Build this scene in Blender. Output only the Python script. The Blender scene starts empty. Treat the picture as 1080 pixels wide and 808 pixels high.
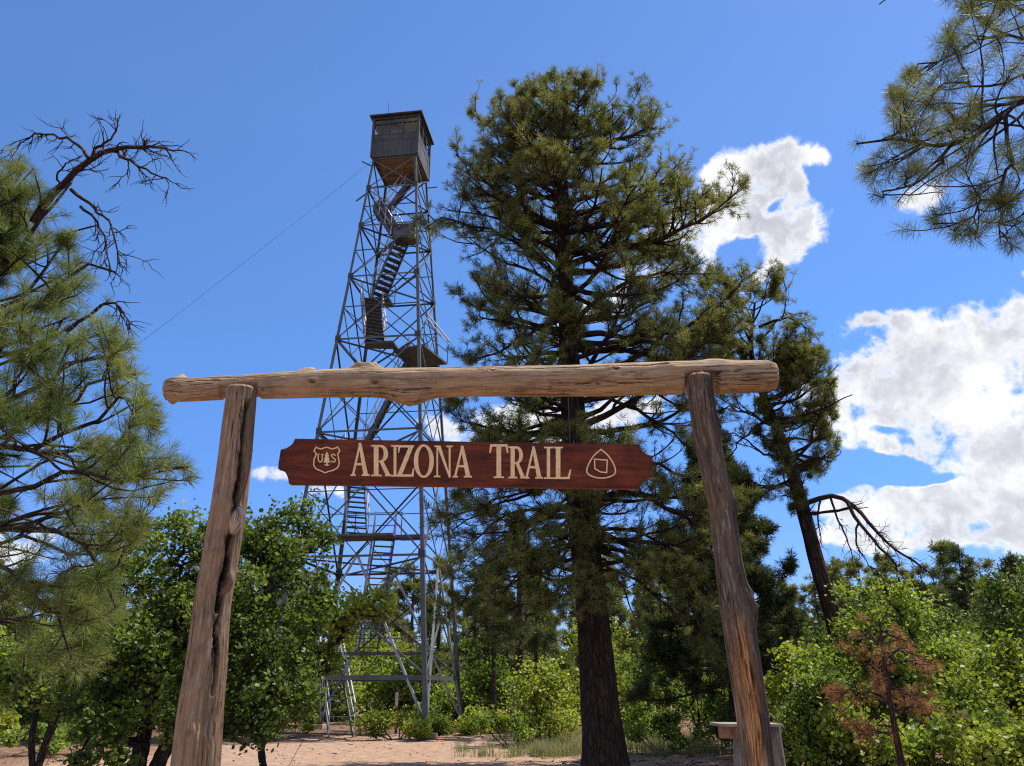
import bpy, math
import numpy as np
from mathutils import Vector

R = math.radians
S = bpy.context.scene
COL = S.collection
PITCH = R(20.9); F = 841.0; CZ = 1.6
SUN_AZ, SUN_EL = R(58), R(62)          # azimuth measured from +Y towards +X

# ------------------------------------------------------------------ camera
cd = bpy.data.cameras.new('camera'); cam = bpy.data.objects.new('camera', cd); COL.objects.link(cam)
cam.location = (0, 0, CZ); cam.rotation_euler = (math.pi/2 + PITCH, 0, 0)
cd.sensor_fit = 'HORIZONTAL'; cd.angle = 2*math.atan(540/F); cd.clip_end = 3000; cd.clip_start = .05
S.camera = cam

def ray(u, v):
    x = (u-540)/F; y = (404-v)/F
    return np.array([x, math.cos(PITCH)-y*math.sin(PITCH), math.sin(PITCH)+y*math.cos(PITCH)])
def at(u, v, Y):                        # the point of the place at distance Y north of the viewer
    d = ray(u, v); return d*(Y/d[1]) + np.array([0, 0, CZ])
def depth(p): return p[1]*math.cos(PITCH)+(p[2]-CZ)*math.sin(PITCH)
def gx(u, Y, z=0.0):                    # X of something standing at distance Y
    return (u-540)/F*(Y*math.cos(PITCH)+(z-CZ)*math.sin(PITCH))
def gz(v, Y): return at(540, v, Y)[2]

# ------------------------------------------------------------------ noise
def _hash(ix, iy, iz, seed):
    h = (ix*374761393 + iy*668265263 + iz*2147483647 + seed*974634777) & 0xFFFFFFFF
    h = ((h ^ (h >> 13))*1274126177) & 0xFFFFFFFF
    return ((h ^ (h >> 16)) & 0xFFFF)/65535.0
def vnoise(p, seed=0):
    p = np.asarray(p, float); i = np.floor(p).astype(np.int64); f = p-i; f = f*f*(3-2*f); o = 0
    for dx in (0, 1):
        for dy in (0, 1):
            for dz in (0, 1):
                w = (f[..., 0] if dx else 1-f[..., 0])*(f[..., 1] if dy else 1-f[..., 1])*(f[..., 2] if dz else 1-f[..., 2])
                o = o + w*_hash(i[..., 0]+dx, i[..., 1]+dy, i[..., 2]+dz, seed)
    return o
def fbm(p, o=4, seed=0):
    s = 0; a = .5; p = np.asarray(p, float)
    for k in range(o): s = s+a*vnoise(p, seed+k); p = p*2.03; a *= .5
    return s

# ------------------------------------------------------------------ mesh collector
class MB:
    def __init__(s): s.v = []; s.f = []; s.g = []; s.r = []; s.n = 0
    def add(s, v, faces, g=None, r=None):
        v = np.asarray(v, float).reshape(-1, 3); faces = np.asarray(faces, np.int64)
        s.v.append(v); s.f.append(faces+s.n); s.n += len(v)
        s.g.append(v if g is None else np.asarray(g, float).reshape(-1, 3))
        s.r.append(np.full(len(v), .5) if r is None else np.broadcast_to(np.asarray(r, float), (len(v),)))
    def box(s, c, sx, sy, sz, M=None):
        v = np.array([[x, y, z] for x in (-.5, .5) for y in (-.5, .5) for z in (-.5, .5)])*[sx, sy, sz]
        if M is not None: v = v@np.asarray(M).T
        s.add(v+np.asarray(c, float), [[0, 1, 3, 2], [4, 6, 7, 5], [0, 4, 5, 1], [2, 3, 7, 6], [0, 2, 6, 4], [1, 5, 7, 3]])
    def bar(s, a, b, w, h=None, up=(0, 0, 1)):
        a = np.asarray(a, float); b = np.asarray(b, float); h = w if h is None else h
        t = b-a; L = np.linalg.norm(t); t = t/L; up = np.asarray(up, float)
        if abs(t@up) > .98: up = np.array([0, 1., 0])
        x = np.cross(t, up); x /= np.linalg.norm(x); y = np.cross(x, t)
        s.box((a+b)/2, w, L, h, np.stack([x, t, y], 1))
    def angle(s, a, b, w, th, n1, n2):   # L section, flanges along n1 and n2
        a = np.asarray(a, float); b = np.asarray(b, float); t = b-a; t /= np.linalg.norm(t)
        n1 = np.asarray(n1, float); n1 = n1-t*(n1@t); n1 /= np.linalg.norm(n1)
        n2 = np.asarray(n2, float); n2 = n2-t*(n2@t)-n1*(n2@n1); n2 /= np.linalg.norm(n2)
        P = [0*n1, n1*w, n1*w+n2*th, n1*th+n2*th, n1*th+n2*w, n2*w]
        v = [a+p for p in P]+[b+p for p in P]
        f = [[i, (i+1) % 6, (i+1) % 6+6, i+6] for i in range(6)]+[[0, 3, 2, 1], [0, 5, 4, 3], [6, 7, 8, 9], [6, 9, 10, 11]]
        s.add(v, f)
    def prism(s, poly, y0, y1):          # polygon of (x,z) points pushed along y
        n = len(poly); v = [(x, y0, z) for x, z in poly]+[(x, y1, z) for x, z in poly]
        s.add(v, [[i, (i+1) % n, (i+1) % n+n, i+n] for i in range(n)])
        k = s.n-2*n
        s.cap = getattr(s, 'cap', [])
        s.cap.append([k+i for i in range(n)][::-1]); s.cap.append([k+n+i for i in range(n)])
    def tubes(s, P, rad, sides=5, cap=False, r=None):
        P = np.asarray(P, float); rad = np.asarray(rad, float)
        N, K, _ = P.shape
        if N == 0: return
        T = np.gradient(P, axis=1); T /= np.linalg.norm(T, axis=2, keepdims=True)+1e-9
        m = T.mean(1); ref = np.where((np.abs(m[:, 2]) > .8)[:, None], [[1., 0.1, 0]], [[0, .05, 1.]])
        A = np.cross(T, ref[:, None, :]); A /= np.linalg.norm(A, axis=2, keepdims=True)+1e-9
        B = np.cross(T, A)
        th = np.linspace(0, 2*np.pi, sides, endpoint=False)
        off = A[:, :, None, :]*np.cos(th)[None, None, :, None]+B[:, :, None, :]*np.sin(th)[None, None, :, None]
        V = P[:, :, None, :]+off*rad[:, :, None, None]
        L = np.concatenate([np.zeros((N, 1)), np.cumsum(np.linalg.norm(np.diff(P, axis=1), axis=2), 1)], 1)
        G = np.empty_like(V); G[..., 0] = np.cos(th)*rad[:, :, None]; G[..., 1] = np.sin(th)*rad[:, :, None]; G[..., 2] = L[:, :, None]+np.arange(N)[:, None, None]*3.7
        n, k, j = np.meshgrid(np.arange(N), np.arange(K-1), np.arange(sides), indexing='ij'); j2 = (j+1) % sides
        ix = lambda n, k, j: (n*K+k)*sides+j
        f = np.stack([ix(n, k, j), ix(n, k, j2), ix(n, k+1, j2), ix(n, k+1, j)], -1).reshape(-1, 4)
        rr = None if r is None else np.repeat(np.asarray(r, float), K*sides)
        s.add(V, f, G, rr)
    def build(s, name, mat, parent=None, smooth=False):
        me = bpy.data.meshes.new(name); v = np.concatenate(s.v); me.vertices.add(len(v)); me.vertices.foreach_set('co', v.astype(np.float32).ravel())
        fs = [f for f in s.f if f.size]
        caps = getattr(s, 'cap', [])
        li = np.concatenate([f.ravel() for f in fs]+[np.array(c) for c in caps])
        lt = np.concatenate([np.full(len(f), f.shape[1]) for f in fs]+[np.array([len(c)]) for c in caps])
        ls = np.concatenate([[0], np.cumsum(lt)[:-1]])
        me.loops.add(len(li)); me.loops.foreach_set('vertex_index', li.astype(np.int32))
        me.polygons.add(len(lt)); me.polygons.foreach_set('loop_start', ls.astype(np.int32)); me.polygons.foreach_set('loop_total', lt.astype(np.int32))
        me.polygons.foreach_set('use_smooth', np.full(len(lt), smooth, bool))
        me.update(calc_edges=True)
        a = me.attributes.new('gco', 'FLOAT_VECTOR', 'POINT'); a.data.foreach_set('vector', np.concatenate(s.g).astype(np.float32).ravel())
        a = me.attributes.new('rnd', 'FLOAT', 'POINT'); a.data.foreach_set('value', np.concatenate(s.r).astype(np.float32))
        if caps: me.validate()
        me.materials.append(mat)
        o = bpy.data.objects.new(name, me); COL.objects.link(o)
        if parent is not None:
            o.parent = parent; o.matrix_parent_inverse = PINV.get(parent.name, parent.matrix_world.inverted())
        return o
PINV = {}
def tag(o, label, cat, group=None):
    o['label'] = label; o['category'] = cat
    if group: o['group'] = group
    return o
def thing(name, label, cat, loc=(0, 0, 0), group=None):
    o = bpy.data.objects.new(name, None); o.empty_display_size = .3; COL.objects.link(o); o.location = loc
    from mathutils import Matrix
    PINV[o.name] = Matrix.Translation(Vector(loc)).inverted()
    return tag(o, label, cat, group)
def copy_tree(root, loc, rz, sc, label, group=None):
    r = root.copy(); COL.objects.link(r); r.location = loc; r.rotation_euler = (0, 0, rz); r.scale = sc; r['label'] = label
    if group: r['group'] = group
    elif 'group' in r: del r['group']
    for ch in root.children:
        c = ch.copy(); COL.objects.link(c); c.parent = r; c.matrix_parent_inverse = ch.matrix_parent_inverse
    return r

# ------------------------------------------------------------------ materials
class NT:
    def __init__(s, tree): s.t = tree; s.N = tree.nodes; s.L = tree.links
    def n(s, typ, **kw):
        n = s.N.new(typ)
        for k, v in kw.items(): setattr(n, k, v)
        return n
    def set(s, sock, v):
        if hasattr(v, 'is_linked') or isinstance(v, bpy.types.NodeSocket): s.L.new(v, sock)
        else: sock.default_value = v
    def m(s, op, a, b=0.0, c=None, clamp=False):
        n = s.n('ShaderNodeMath', operation=op, use_clamp=clamp); s.set(n.inputs[0], a); s.set(n.inputs[1], b)
        if c is not None: s.set(n.inputs[2], c)
        return n.outputs[0]
    def vm(s, op, a, b=(0, 0, 0)):
        n = s.n('ShaderNodeVectorMath', operation=op); s.set(n.inputs[0], a)
        if op == 'SCALE': s.set(n.inputs['Scale'], b)
        else: s.set(n.inputs[1], b)
        return n.outputs['Value'] if op in ('DOT_PRODUCT', 'LENGTH') else n.outputs[0]
    def noise(s, vec, scale, detail=4, rough=.55, dist=0):
        n = s.n('ShaderNodeTexNoise'); s.set(n.inputs['Vector'], vec); n.inputs['Scale'].default_value = scale
        n.inputs['Detail'].default_value = detail; n.inputs['Roughness'].default_value = rough; n.inputs['Distortion'].default_value = dist
        return n.outputs['Fac']
    def ramp(s, fac, stops, interp='LINEAR'):
        n = s.n('ShaderNodeValToRGB'); s.set(n.inputs[0], fac); e = n.color_ramp; e.interpolation = interp
        while len(e.elements) < len(stops): e.elements.new(.5)
        for el, (p, c) in zip(e.elements, stops): el.position = p; el.color = tuple(c)+(1,)
        return n.outputs[0]
    def mix(s, f, a, b, mode='MIX'):
        n = s.n('ShaderNodeMix', data_type='RGBA', blend_type=mode); s.set(n.inputs[0], f)
        for k, v in ((6, a), (7, b)): s.set(n.inputs[k], v if not isinstance(v, tuple) else tuple(v)+(1,))
        return n.outputs[2]
    def sm(s, v, a, b):
        n = s.n('ShaderNodeMapRange', interpolation_type='SMOOTHSTEP'); s.set(n.inputs[0], v); s.set(n.inputs[1], a); s.set(n.inputs[2], b); return n.outputs[0]
    def bump(s, h, strength=.5, dist=.02):
        n = s.n('ShaderNodeBump'); s.set(n.inputs['Height'], h); n.inputs['Strength'].default_value = strength; n.inputs['Distance'].default_value = dist
        return n.outputs[0]
    def attr(s, name, out='Vector'):
        return s.n('ShaderNodeAttribute', attribute_name=name).outputs[out]
def mat(name, fn):
    m = bpy.data.materials.new(name); m.use_nodes = True; t = NT(m.node_tree); t.N.clear()
    out = t.n('ShaderNodeOutputMaterial'); t.L.new(fn(t), out.inputs[0]); return m
def pbsdf(t, col, rough=.8, normal=None, metal=0., spec=.3):
    b = t.n('ShaderNodeBsdfPrincipled'); t.set(b.inputs['Base Color'], col if not isinstance(col, tuple) else tuple(col)+(1,))
    t.set(b.inputs['Roughness'], rough); t.set(b.inputs['Metallic'], metal); b.inputs['Specular IOR Level'].default_value = spec
    if normal is not None: t.L.new(normal, b.inputs['Normal'])
    return b.outputs[0]

def leaf_mat(name, lo, mid, hi, trans=.45, spec=.35, rough=.45, nscale=.8):
    def fn(t):
        r = t.attr('rnd', 'Fac'); g = t.noise(t.attr('gco'), nscale, 2)
        f = t.m('ADD', t.m('MULTIPLY', r, .6), t.m('MULTIPLY', g, .4))
        c = t.ramp(f, [(.15, lo), (.5, mid), (.85, hi)])
        p = pbsdf(t, c, rough, spec=spec)
        tr = t.n('ShaderNodeBsdfTranslucent'); t.L.new(t.mix(1., c, (1.25, 1.2, .55), 'MULTIPLY'), tr.inputs[0])
        mx = t.n('ShaderNodeMixShader'); mx.inputs[0].default_value = trans
        t.L.new(p, mx.inputs[1]); t.L.new(tr.outputs[0], mx.inputs[2]); return mx.outputs[0]
    return mat(name, fn)
NEEDLE = leaf_mat('pine needles', (.085, .108, .036), (.15, .172, .058), (.235, .24, .09), .38, .16, .5)
NEEDLE_OLIVE = leaf_mat('olive pine needles', (.085, .125, .038), (.148, .19, .06), (.235, .265, .095), .35, .18, .5)
NEEDLE_DARK = leaf_mat('dark pine needles', (.035, .052, .02), (.06, .08, .028), (.1, .115, .04), .3, .3, .5)
NEEDLE_DEAD = leaf_mat('dead pine needles', (.16, .07, .04), (.27, .125, .07), (.37, .19, .11), .35, .2, .6)
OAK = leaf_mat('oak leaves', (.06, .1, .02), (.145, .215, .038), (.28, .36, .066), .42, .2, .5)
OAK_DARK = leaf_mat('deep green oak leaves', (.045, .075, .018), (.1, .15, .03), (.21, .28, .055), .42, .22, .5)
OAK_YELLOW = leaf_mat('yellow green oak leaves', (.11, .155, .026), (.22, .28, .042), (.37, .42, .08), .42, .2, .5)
GRASS = leaf_mat('dry bunch grass', (.11, .13, .06), (.19, .21, .11), (.3, .3, .17), .3, .2, .6)

def bark(name, dark, mid, lite, sc=1., stretch=.22, bs=.9):
    def fn(t):
        g = t.attr('gco'); st = t.vm('MULTIPLY', g, (1, 1, stretch))
        a = t.noise(st, 9*sc, 5, .6, .6); b = t.noise(g, 45*sc, 3, .6)
        vo = t.n('ShaderNodeTexVoronoi', feature='DISTANCE_TO_EDGE'); t.L.new(st, vo.inputs['Vector']); vo.inputs['Scale'].default_value = 11*sc
        crack = t.sm(vo.outputs['Distance'], 0., .16)
        h = t.m('ADD', t.m('MULTIPLY', a, .6), t.m('ADD', t.m('MULTIPLY', crack, .5), t.m('MULTIPLY', b, .2)))
        c = t.ramp(t.m('ADD', t.m('MULTIPLY', a, .7), t.m('MULTIPLY', b, .3)), [(.3, dark), (.5, mid), (.72, lite)])
        c = t.mix(t.m('MULTIPLY_ADD', crack, -.7, .7), c, dark)
        return pbsdf(t, c, .92, t.bump(h, bs, .05), spec=.15)
    return mat(name, fn)
BARK = bark('ponderosa bark', (.012, .009, .008), (.045, .03, .023), (.1, .065, .048))
BARK_GREY = bark('grey pine bark', (.02, .016, .014), (.06, .048, .04), (.13, .105, .09), 1.6)
BARK_OAK = bark('oak bark', (.016, .013, .011), (.045, .037, .031), (.1, .085, .07), 2.)
BARK_DEAD = bark('dead branch wood', (.03, .018, .016), (.075, .045, .038), (.14, .095, .08), 2.)

def wood(name, cols, grain=1., streak=None, rough=.85, bs=.6):
    def fn(t):
        g = t.attr('gco'); st = t.vm('MULTIPLY', g, (1, 1, .045))
        a = t.noise(st, 38*grain, 6, .62, .5); b = t.noise(t.vm('MULTIPLY', g, (1, 1, .25)), 7*grain, 4, .6, .4); d = t.noise(g, 3.2, 3, .6)
        fine = t.noise(st, 130*grain, 3, .6)
        f = t.m('ADD', t.m('MULTIPLY', a, .5), t.m('ADD', t.m('MULTIPLY', b, .3), t.m('MULTIPLY', fine, .2)))
        c = t.ramp(f, cols)
        c = t.mix(t.sm(d, .5, .68), c, t.mix(.55, c, (.11, .085, .07)))
        cn = t.noise(t.vm('MULTIPLY', g, (1, 1, .035)), 26*grain, 4, .6, 1.2); cm = t.noise(t.vm('MULTIPLY', g, (1, 1, .2)), 6, 2)
        crack = t.sm(t.m('ABSOLUTE', t.m('SUBTRACT', cn, .5)), .0, .022)
        crack = t.m('MAXIMUM', crack, t.sm(cm, .58, .47))
        c = t.mix(t.m('MULTIPLY_ADD', crack, -.88, .88), c, (.016, .011, .009))
        gr = t.sm(t.noise(t.vm('MULTIPLY', g, (1, 1, .15)), 60, 3, .6), .52, .7); c = t.mix(t.m('MULTIPLY', gr, .45), c, (.4, .36, .32))
        if streak: c = streak(t, g, c, fine)
        return pbsdf(t, c, rough, t.bump(t.m('ADD', f, t.m('MULTIPLY', crack, .8)), bs, .012), spec=.2)
    return mat(name, fn)

# ------------------------------------------------------------------ sky, sun, clouds
def build_sky():
    w = bpy.data.worlds.new('World'); S.world = w; w.use_nodes = True; t = NT(w.node_tree); t.N.clear()
    sky = t.n('ShaderNodeTexSky', sky_type='NISHITA'); sky.sun_disc = False; sky.sun_elevation = SUN_EL; sky.sun_rotation = SUN_AZ
    w.cycles.sampling_method = 'MANUAL'; w.cycles.sample_map_resolution = 512; sky.altitude = 2200; sky.air_density = 1.0; sky.dust_density = .4; sky.ozone_density = 3.5
    D = t.n('ShaderNodeTexCoord').outputs['Generated']
    warp = t.n('ShaderNodeTexNoise'); warp.inputs['Scale'].default_value = 9; warp.inputs['Detail'].default_value = 4; t.L.new(D, warp.inputs['Vector'])
    off = t.vm('SCALE', t.vm('SUBTRACT', warp.outputs['Color'], (.5, .5, .5)), .06)
    DW = t.vm('ADD', D, off)
    # clouds stand in fixed compass directions
    blobs = [(765, 185, 36, 22, 1), (800, 205, 34, 36, 1), (835, 180, 18, 26, 1.), (848, 215, 22, 34, 1.), (830, 255, 26, 24, 1.), (800, 290, 22, 16, .9), (770, 232, 32, 30, .9), (700, 262, 60, 40, .6), (818, 222, 11, 9, -1.25), (862, 195, 12, 16, -1.2), (905, 500, 46, 9, -1.6), (975, 507, 44, 5, -1.2), (1040, 512, 30, 3, -.7), (925, 455, 22, 5, -.7), (792, 262, 14, 12, -1.3),
             (868, 176, 11, 15, .75), (990, 368, 56, 24, .95), (1062, 352, 46, 26, 1.1), (928, 344, 34, 9, .9), (895, 400, 46, 26, .95), (950, 420, 56, 34, 1), (1030, 420, 66, 32, 1.),
             (1110, 440, 60, 80, 1.2), (888, 452, 36, 18, .85), (1000, 478, 62, 20, .95), (1060, 490, 60, 24, 1.), (925, 535, 44, 14, .95), (985, 525, 60, 14, .9), (1060, 535, 60, 24, 1.), (930, 566, 60, 12, .8), (1020, 566, 80, 14, .9),
             (890, 498, 10, 6, .7), (455, 450, 20, 12, .85), (520, 445, 50, 22, .9), (590, 455, 60, 26, .9), (660, 430, 50, 22, .8), (288, 505, 20, 8, .85), (340, 520, 32, 10, .8), (470, 498, 36, 8, .6),
             (1079, 295, 7, 7, .7), (620, 330, 40, 22, .7), (968, 205, 24, 14, .75), (-400, 350, 260, 70, 1), (1700, 300, 300, 120, 1.2), (1300, 500, 200, 60, 1.1), (-150, 560, 200, 30, .8)]
    mask = None
    for (u, v, a, b, k) in blobs:
        d = ray(u, v); L = np.linalg.norm(d); c = d/L
        e1 = np.cross(c, [0, 0, 1]); e1 /= np.linalg.norm(e1); e2 = np.cross(e1, c)
        q = t.vm('SUBTRACT', DW, tuple(c))
        cosu = 1/L
        x = t.vm('DOT_PRODUCT', q, tuple(e1*F*L/a)); y = t.vm('DOT_PRODUCT', q, tuple(e2*F*L*1.0/b))
        r2 = t.m('ADD', t.m('MULTIPLY', x, x), t.m('MULTIPLY', y, y))
        g = t.m('MULTIPLY', t.m('POWER', 2.718, t.m('MULTIPLY', r2, -.8)), k)
        # forward hemisphere only
        g = t.m('MULTIPLY', g, t.m('GREATER_THAN', t.vm('DOT_PRODUCT', D, tuple(c)), .2))
        mask = g if mask is None else t.m('ADD', mask, g)
    for (az, el, rad, k) in ((150, 35, .3, 1.2), (190, 28, .34, 1.2), (215, 50, .3, 1.1), (250, 30, .3, 1.1), (120, 25, .22, 1.), (175, 60, .26, 1.1), (285, 40, .2, .9)):   # unseen bright clouds added behind the viewer as fill light
        dd = (math.sin(R(az))*math.cos(R(el)), math.cos(R(az))*math.cos(R(el)), math.sin(R(el)))
        dl = t.vm('LENGTH', t.vm('SUBTRACT', DW, dd)); mask = t.m('ADD', mask, t.m('MULTIPLY', t.sm(dl, rad*1.35, rad*.5), k))
    mask = t.m('MINIMUM', mask, 1.0)
    n1 = t.noise(D, 15, 10, .62, .25); n2 = t.noise(t.vm('ADD', D, (.009, .004, .016)), 15, 10, .62, .25); n3 = t.noise(D, 42, 6, .6, .4)
    gate_ = t.sm(mask, .03, .4)
    dens = t.m('ADD', mask, t.m('MULTIPLY', gate_, t.m('ADD', t.m('MULTIPLY', t.m('SUBTRACT', n1, .5), 3.1), t.m('MULTIPLY', t.m('SUBTRACT', n3, .5), 1.7))))
    alpha = t.sm(dens, .3, .98)
    thick = t.sm(dens, .6, 1.3)
    shade = t.m('MULTIPLY', thick, t.sm(t.noise(t.vm('ADD', D, (3., 1., 2.)), 8, 6, .6), .38, .6))
    lit = t.m('MULTIPLY', t.m('SUBTRACT', n1, n2), 1.0)
    f = t.m('ADD', t.m('SUBTRACT', .95, t.m('MULTIPLY', shade, .75)), lit, clamp=True)
    cc = t.ramp(f, [(0., (2.35, 2.45, 2.85)), (.5, (3.4, 3.5, 3.8)), (1., (5.0, 5.0, 5.05))])
    hs = t.n('ShaderNodeHueSaturation'); hs.inputs['Saturation'].default_value = 1.2; hs.inputs['Value'].default_value = 1.0; t.L.new(sky.outputs[0], hs.inputs['Color'])
    sp_ = t.n('ShaderNodeSeparateXYZ'); t.L.new(D, sp_.inputs[0])
    low = t.ramp(sp_.outputs[2], [(0., (.42, .42, .6)), (.2, (.74, .72, .88)), (.36, (1.02, .93, .98)), (.62, (1.42, 1.08, 1.04))])
    c = t.mix(alpha, t.mix(1., hs.outputs[0], low, 'MULTIPLY'), cc)
    bg = t.n('ShaderNodeBackground'); t.L.new(c, bg.inputs[0]); bg.inputs[1].default_value = .11
    out = t.n('ShaderNodeOutputWorld'); t.L.new(bg.outputs[0], out.inputs[0])
    l = bpy.data.lights.new('sun', 'SUN'); l.energy = 4.2; l.angle = R(.55); l.color = (1, .92, .8)
    o = bpy.data.objects.new('sun', l); COL.objects.link(o)
    d = Vector((math.sin(SUN_AZ)*math.cos(SUN_EL), math.cos(SUN_AZ)*math.cos(SUN_EL), math.sin(SUN_EL)))
    o.rotation_euler = d.to_track_quat('Z', 'Y').to_euler(); o.location = d*60
build_sky()

# ------------------------------------------------------------------ ground
def ground_h(x, y):
    p = np.stack([np.asarray(x)*.13, np.asarray(y)*.13, np.zeros_like(np.asarray(x, float))], -1)
    h = (fbm(p, 3, 3)-.44)*.35+(fbm(p*7, 3, 9)-.44)*.06
    far = np.clip((np.hypot(x, y)-60)/200, 0, 1)
    return h*(1-far)+far*(-1.)
def build_ground():
    n = 260; s = np.linspace(-1, 1, n); a = np.sinh(s*4.2)/np.sinh(4.2)*900
    X, Y = np.meshgrid(a, a+0, indexing='ij'); Y = Y+22
    # denser towards the seen part
    Z = ground_h(X, Y)
    i, j = np.meshgrid(np.arange(n-1), np.arange(n-1), indexing='ij'); k = i*n+j
    f = np.stack([k, k+n, k+n+1, k+1], -1).reshape(-1, 4)
    b = MB(); b.add(np.stack([X, Y, Z], -1), f)
    def fn(t):
        g = t.n('ShaderNodeTexCoord').outputs['Object']
        a = t.noise(g, .35, 5, .6, .5); b_ = t.noise(g, 3, 6, .65); c_ = t.noise(g, 28, 4, .65)
        dirt = t.ramp(t.m('ADD', t.m('MULTIPLY', b_, .6), t.m('MULTIPLY', c_, .4)), [(.3, (.16, .1, .068)), (.5, (.29, .195, .138)), (.7, (.43, .315, .235))])
        lit = t.ramp(c_, [(.3, (.075, .042, .028)), (.55, (.19, .115, .075)), (.75, (.36, .26, .18))])
        sep = t.n('ShaderNodeSeparateXYZ'); t.L.new(g, sep.inputs[0])
        # trodden clearing around the tower's near side, litter of needles elsewhere
        dx = t.m('DIVIDE', t.m('ADD', sep.outputs[0], 3.), 8.); dy = t.m('DIVIDE', t.m('ADD', sep.outputs[1], -12), 21.)
        d2 = t.m('ADD', t.m('MULTIPLY', dx, dx), t.m('MULTIPLY', dy, dy))
        k = t.sm(t.m('ADD', d2, t.m('MULTIPLY', t.m('SUBTRACT', a, .5), 1.6)), .65, 1.25)
        vo = t.n('ShaderNodeTexVoronoi'); t.L.new(g, vo.inputs['Vector']); vo.inputs['Scale'].default_value = 16
        st = t.sm(vo.outputs['Distance'], .28, .2); stc = t.mix(1., dirt, (1.25, 1.2, 1.2), 'MULTIPLY')
        col = t.mix(k, t.mix(t.m('MULTIPLY', st, .6), dirt, stc), lit)
        h = t.m('ADD', t.m('MULTIPLY', c_, .5), t.m('ADD', t.m('MULTIPLY', b_, 1.), t.m('MULTIPLY', st, .3)))
        return pbsdf(t, col, .95, t.bump(h, .8, .06), spec=.1)
    o = b.build('ground', mat('dry reddish dirt', fn), None, True); o['kind'] = 'structure'
build_ground()
def gh(x, y): return float(ground_h(np.array([x]), np.array([y]))[0])

# ------------------------------------------------------------------ plants
def norm(a): return a/(np.linalg.norm(a, axis=-1, keepdims=True)+1e-9)
def resample(P, k):
    P = np.asarray(P, float); L = np.concatenate([[0], np.cumsum(np.linalg.norm(np.diff(P, axis=0), axis=1))]); t = np.linspace(0, L[-1], k)
    return np.stack([np.interp(t, L, P[:, i]) for i in range(3)], 1)
def smooth_path(P, k):
    P = np.asarray(P, float); Q = np.vstack([2*P[0]-P[1], P, 2*P[-1]-P[-2]]); out = []
    for i in range(len(P)-1):
        p0, p1, p2, p3 = Q[i:i+4]
        for s in np.linspace(0, 1, 10, endpoint=False):
            out.append(.5*((2*p1)+(p2-p0)*s+(2*p0-5*p1+4*p2-p3)*s*s+(3*p1-p0-3*p2+p3)*s**3))
    out.append(P[-1]); return resample(out, k)
def grow(rng, P0, D0, L, k, bend, wob):
    P = [P0]; d = norm(D0); b = np.asarray(bend, float)
    if b.ndim == 1: b = b[:, None]
    for i in range(k):
        d = norm(d+rng.normal(0, wob, d.shape)+b*np.array([0, 0, 1.])*((i+1)/k))
        P.append(P[-1]+d*(L/k)[:, None])
    return np.stack(P, 1)
def sample(P, idx, t):
    K = P.shape[1]-1; f = np.clip(t, 0, .9999)*K; i = f.astype(int); w = (f-i)[:, None]
    p = P[idx, i]*(1-w)+P[idx, i+1]*w; return p, norm(P[idx, i+1]-P[idx, i])
def needles(mb, rng, pos, d, n, length, width, a0=12, a1=95, tint=None):
    M = len(pos)
    if M == 0: return
    d = norm(d); q = norm(np.cross(d, norm(rng.normal(0, 1, d.shape)))); w = np.cross(d, q)
    al = R(a0)+(R(a1)-R(a0))*rng.random((M, n))**.8; ph = rng.random((M, n))*2*np.pi
    nd = d[:, None]*np.cos(al)[..., None]+(q[:, None]*np.cos(ph)[..., None]+w[:, None]*np.sin(ph)[..., None])*np.sin(al)[..., None]
    base = pos[:, None]-d[:, None]*(rng.random((M, n))*length*.55)[..., None]
    ll = length*(.7+.45*rng.random((M, n)))*(.8+.4*rng.random(M))[:, None]
    tip = base+nd*ll[..., None]; tip[..., 2] -= ll*.1*rng.random((M, n))
    mid = base+nd*(ll*.45)[..., None]
    sd = norm(np.cross(nd, norm(rng.normal(0, 1, nd.shape))))*width*.5
    v = np.stack([base, mid+sd, tip, mid-sd], 2)
    f = np.arange(M*n*4).reshape(-1, 4)
    tt = rng.random(M) if tint is None else tint
    r = np.clip(tt[:, None]+rng.normal(0, .12, (M, n)), 0, 1)
    mb.add(v, f, np.repeat(pos, n*4, 0), np.repeat(r.ravel(), 4))
def trunk_mesh(mb, P, rad, sides=40, k=160, amp=.06, flare=.35):
    P = np.asarray(P, float); L0 = np.concatenate([[0], np.cumsum(np.linalg.norm(np.diff(P, axis=0), axis=1))])
    Q = smooth_path(P, k); L = np.linspace(0, L0[-1], k); r = np.interp(L, L0, rad)
    th = np.linspace(0, 2*np.pi, sides, endpoint=False)
    TH, LL = np.meshgrid(th, L); RR = np.repeat(r[:, None], sides, 1)
    nz = fbm(np.stack([np.cos(TH)*RR*9, np.sin(TH)*RR*9, LL*1.6], -1), 4, 5)-.47
    RR = RR*(1+amp*4*nz)
    RR = RR*(1+flare*np.exp(-LL/.45)*(.7+.6*fbm(np.stack([np.cos(TH)*1.6, np.sin(TH)*1.6, LL*.5], -1), 2, 2)))
    V = np.stack([Q[:, None, 0]+np.cos(TH)*RR, Q[:, None, 1]+np.sin(TH)*RR, np.repeat(Q[:, None, 2], sides, 1)], -1)
    G = np.stack([np.cos(TH)*r[:, None], np.sin(TH)*r[:, None], LL], -1)
    i, j = np.meshgrid(np.arange(k-1), np.arange(sides), indexing='ij'); j2 = (j+1) % sides
    mb.add(V, np.stack([i*sides+j, i*sides+j2, (i+1)*sides+j2, (i+1)*sides+j], -1).reshape(-1, 4), G)
    return Q, r

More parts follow.
